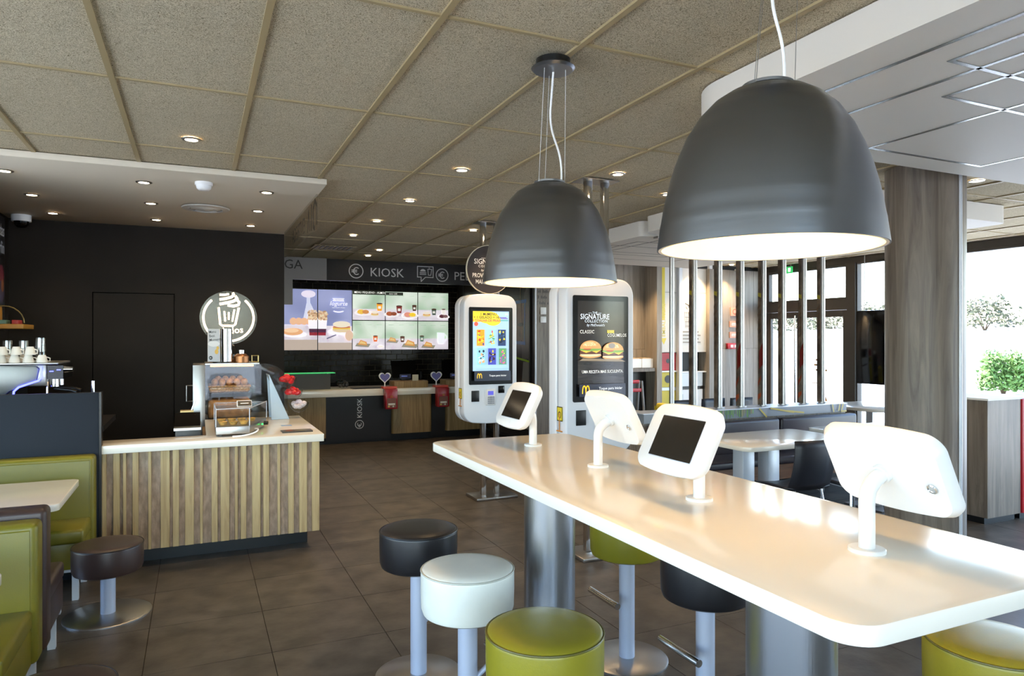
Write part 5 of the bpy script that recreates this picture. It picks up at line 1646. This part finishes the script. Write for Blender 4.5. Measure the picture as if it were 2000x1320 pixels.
# high chair
t = thing('high_chair', (5.85, 8.6, 0), 'grey and red high chair under the wall shelf', 'high chair')
M_HC = mat('high_chair_grey', '#8d8a88', .5)
for x in (5.72, 6.02):
    for y0, y1 in ((8.42, 8.55), (8.72, 8.62)):
        MB().cyl((x, y0, 0), (x, y1, 1.02), .018, n=10).build('leg', M_HC, t, smooth=True)
MB().box(5.74, 6.0, 8.47, 8.7, .55, .58).build('seat', M_HC, t, bevel=.01)
MB().box(5.72, 6.02, 8.60, 8.63, .98, 1.03).build('backrest', M_RED, t, bevel=.01)
MB().box(5.72, 6.02, 8.53, 8.55, .86, .91).build('guard_bar', M_RED, t, bevel=.006)
t = thing('floor_caution_sign', (6.2, 8.3, 0), 'yellow folding floor sign beside the bins', 'caution sign')
for s_ in (-1, 1):
    MB().prism([(6.1, .0), (6.34, .0), (6.29, .66), (6.15, .66)], 8.3 + s_ * .1 - .008, 8.3 + s_ * .1 + .008, 'y').build('board', M_YEL, t)
MB().prism([(6.15, .6), (6.29, .6), (6.27, .7), (6.17, .7)], 8.2, 8.4, 'y').build('carry_handle', M_YEL, t, bevel=.02)

# ---- partition with posts, bench ------------------------------------------------
pt = thing('post_partition', (5.5, 5.85, 0), 'low partition carrying tall steel posts and drip-painted front band', 'partition')
MB().box(4.05, 6.89, 5.73, 5.97, 0, .8).build('core', M_GREYW, pt)
bnd = MB().box(4.05, 6.89, 5.715, 5.98, .8, .892).build('painted_band', mat('band_grey', '#7f858c', .35), pt)
MB().box(4.04, 6.9, 5.71, 5.985, .892, .9).build('ledge_top', M_ALU, pt)
A = Art((4.05, 5.715, .8), (1, 0, 0), (0, 0, 1))
for k in range(34):
    x = .75 + .021 * k + random.uniform(-.006, .006)
    if x > 1.42: break
    A.rect(random.choice(('#6f9a3f', '#57803a', '#a89a5a', '#4d6b34', '#8f8450')), x, random.uniform(.0, .05), x + random.uniform(.006, .014), .09)
for a, b in (((1.5, .09), (1.6, .0)), ((1.66, .088), (2.0, .03)), ((1.9, .05), (2.15, .02)), ((2.6, .09), (2.62, .01)), ((2.72, .09), (2.7, .02)), ((2.77, .09), (2.74, .01)), ((2.74, .01), (2.82, .01))):
    A.line('#b9a448', [a, b], .018)
A.build('drip_print', bnd)
M_BLADE = mat('blade_print', '#8a7866', .3, color2='#4a3e34', vscale=5, stretch=(1, 1, 1.6))
for k, x in enumerate((4.502, 4.802, 5.14, 5.448, 5.767, 6.065, 6.382, 6.676)):
    MB().cyl((x, 5.86, .9), (x, 5.86, CZ - .16 - .002), .026, n=20).build('steel_post', M_STEEL, pt, smooth=True)
    MB().cyl((x, 5.86, .9), (x, 5.86, .912), .05, n=20).build('post_foot', M_STEEL, pt, smooth=True)
    if k >= 1:
        bl = MB().box(x - .03, x - .024, 5.872, 5.92, .905, 2.68).build('printed_blade', M_BLADE, pt)
        A = Art((x - .03, 5.92, .905), (0, -1, 0), (0, 0, 1))
        A.poly('#b8a83a', [(0, 1.22), (.048, 1.2), (.048, 1.25), (0, 1.26)])
        if k in (3, 4, 6):
            A.poly('#8e3a1e', [(0, .2), (.048, .3), (.048, .34), (0, .26)]).poly('#b3522a', [(0, .05), (.048, .1), (.048, .14), (0, .12)]).poly('#7a2018', [(.02, .4), (.07, .45), (.07, .7), (.02, .6)])
        for q in range(5):
            A.poly('#6a5440', [(0, .75 + .08 * q), (.048, .79 + .08 * q), (.048, .82 + .08 * q), (0, .78 + .08 * q)])
        A.build('blade_picture', bl)
MB().box(4.3, 6.85, 5.82, 5.9, 2.68, 2.70).build('head_rail', M_STEEL, pt)
bn = thing('dining_bench', (5.5, 5.45, 0), 'dark leather dining bench along the post partition', 'bench')
for a, b in ((4.06, 5.735), (5.755, 6.92)):
    MB().box(a, b, 5.59, 5.70, .42, .79).build('back_cushion', L_DARK, bn, bevel=.03, seg=4)
MB().box(4.06, 6.92, 5.2, 5.58, .38, .46).build('seat_cushion', L_DARK, bn, bevel=.025, seg=4)
MB().box(4.08, 6.9, 5.27, 5.7, .22, .38).build('bench_base', wood_mat('walnut', '#5a3a26', '#8a5c3c', 'x', .5), bn)
MB().box(4.1, 6.88, 5.35, 5.7, 0, .22).build('plinth', M_BLACK, bn)
t = table('dining_table', 4.12, 5.42, 4.36, 5.14, .75, 'white rectangular dining table before the dark bench', [], 'white dining tables', .1)
for x in (4.31, 4.60):
    MB().box(x, x + .13, 4.62, 4.75, .012, .71).build('leg', M_ALU, t, bevel=.006)
MB().box(4.2, 4.85, 4.5, 4.88, 0, .012).build('foot_plate', M_STEEL, t)
t = table('dining_table', 5.62, 6.7, 4.36, 5.14, .75, 'white rectangular dining table further right along the bench', [(6.05, 6.17, 4.65, 4.77)], 'white dining tables', .06)
t = table('window_table', 7.55, 8.7, 5.7, 6.75, .78, 'white rounded table standing at the window beyond the column', [(7.95, 8.05, 6.2, 6.3)], None, .35)
M_CH = mat('chair_shell', '#1e1f26', .4)
def chair(loc, rz, label, grp='dark shell chairs'):
    t = thing('shell_chair', (0, 0, 0), label, 'chair', grp)
    # seat faces +Y (front), backrest at -Y
    n = 14
    pr = []
    for i in range(n + 1):
        s = i / n
        if s < .5:
            y, z = .22 - .40 * (s / .5), .45 - .012 * math.sin(math.pi * s / .5) + (.0 if s > .08 else -.015)
        else:
            q = (s - .5) / .5
            y, z = -.18 - .075 * q - .03 * math.sin(q * math.pi), .45 + .40 * q
        pr.append((y, z, .205 if s < .45 else .205 - .012 * ((s - .45) / .55)))
    for nm, sl in (('seat', pr[:8]), ('backrest', pr[7:])):
        mb = MB()
        vs = []
        for k, (y, z, hw) in enumerate(sl):
            for dx in (-1, -.5, 0, .5, 1):
                c = .02 * (abs(dx) ** 2)
                vs.append((hw * dx, y + (c if nm == 'backrest' else 0), z + (c if nm == 'seat' else 0)))
        m_ = len(sl)
        fs = [(k * 5 + j, k * 5 + j + 1, (k + 1) * 5 + j + 1, (k + 1) * 5 + j) for k in range(m_ - 1) for j in range(4)]
        mb.add(vs, fs)
        o = mb.build(nm, M_CH, t, smooth=True)
        sd = o.modifiers.new('thickness', 'SOLIDIFY'); sd.thickness = .012; sd.offset = 0
    for sx in (-1, 1):
        for y0, y1 in ((.16, .2), (-.14, -.2)):
            MB().cyl((sx * .15, y0, .445), (sx * .2, y1, 0), .011, n=10).build('leg', M_CHROME, t, smooth=True)
        MB().cyl((sx * .155, .16, .43), (sx * .155, -.14, .43), .009, n=8).build('seat_rail', M_CHROME, t, smooth=True)
    t.location = loc
    t.rotation_euler = (0, 0, rz)
chair((4.45, 4.2, 0), R(-5), 'dark shell chair drawn up to the dining table, its back towards us')
chair((5.02, 4.1, 0), R(-8), 'dark shell chair mostly hidden behind the nearest tablet')
chair((5.75, 7.0, 0), R(180), 'dark chair beyond the partition, leftmost of three')
chair((6.28, 7.05, 0), R(180), 'dark chair beyond the partition, middle of three')
chair((6.72, 7.0, 0), R(180), 'dark chair beyond the partition, rightmost of three')
# black portrait display by the window
t = thing('portrait_display', (8.75, 6.85, 1.0), 'black portrait display panel hanging in front of the window', 'display')
MB().box(8.72, 8.78, 6.45, 7.07, 1.0, 2.05).build('panel', M_BLACKG, t, bevel=.006)
MB().cyl((8.75, 6.6, 2.05), (8.75, 6.6, 2.85), .006, n=8).cyl((8.75, 6.95, 2.05), (8.75, 6.95, 2.85), .006, n=8).build('hanger', M_STEEL, t)
# wood cabinet at the right edge
t = thing('wood_cabinet', (6.6, 4.1, 0), 'grey wood cabinet standing right of the column', 'cabinet')
MB().box(6.35, 6.83, 3.81, 4.35, .06, 1.1).build('body', M_GREYW, t)
MB().box(6.34, 6.84, 3.80, 4.36, 1.1, 1.118).build('cabinet_top', M_WHITEM, t)
MB().box(6.37, 6.81, 3.85, 4.33, 0, .06).build('plinth', M_BLACK, t)
t = thing('red_bin_cabinet', (7.1, 4.1, 0), 'red cabinet edge at the right border of the picture', 'cabinet')
MB().box(6.845, 7.3, 3.80, 4.35, .06, 1.1).build('body', M_RED, t, bevel=.003)
MB().box(6.87, 7.28, 3.84, 4.33, 0, .06).build('plinth', M_BLACK, t)
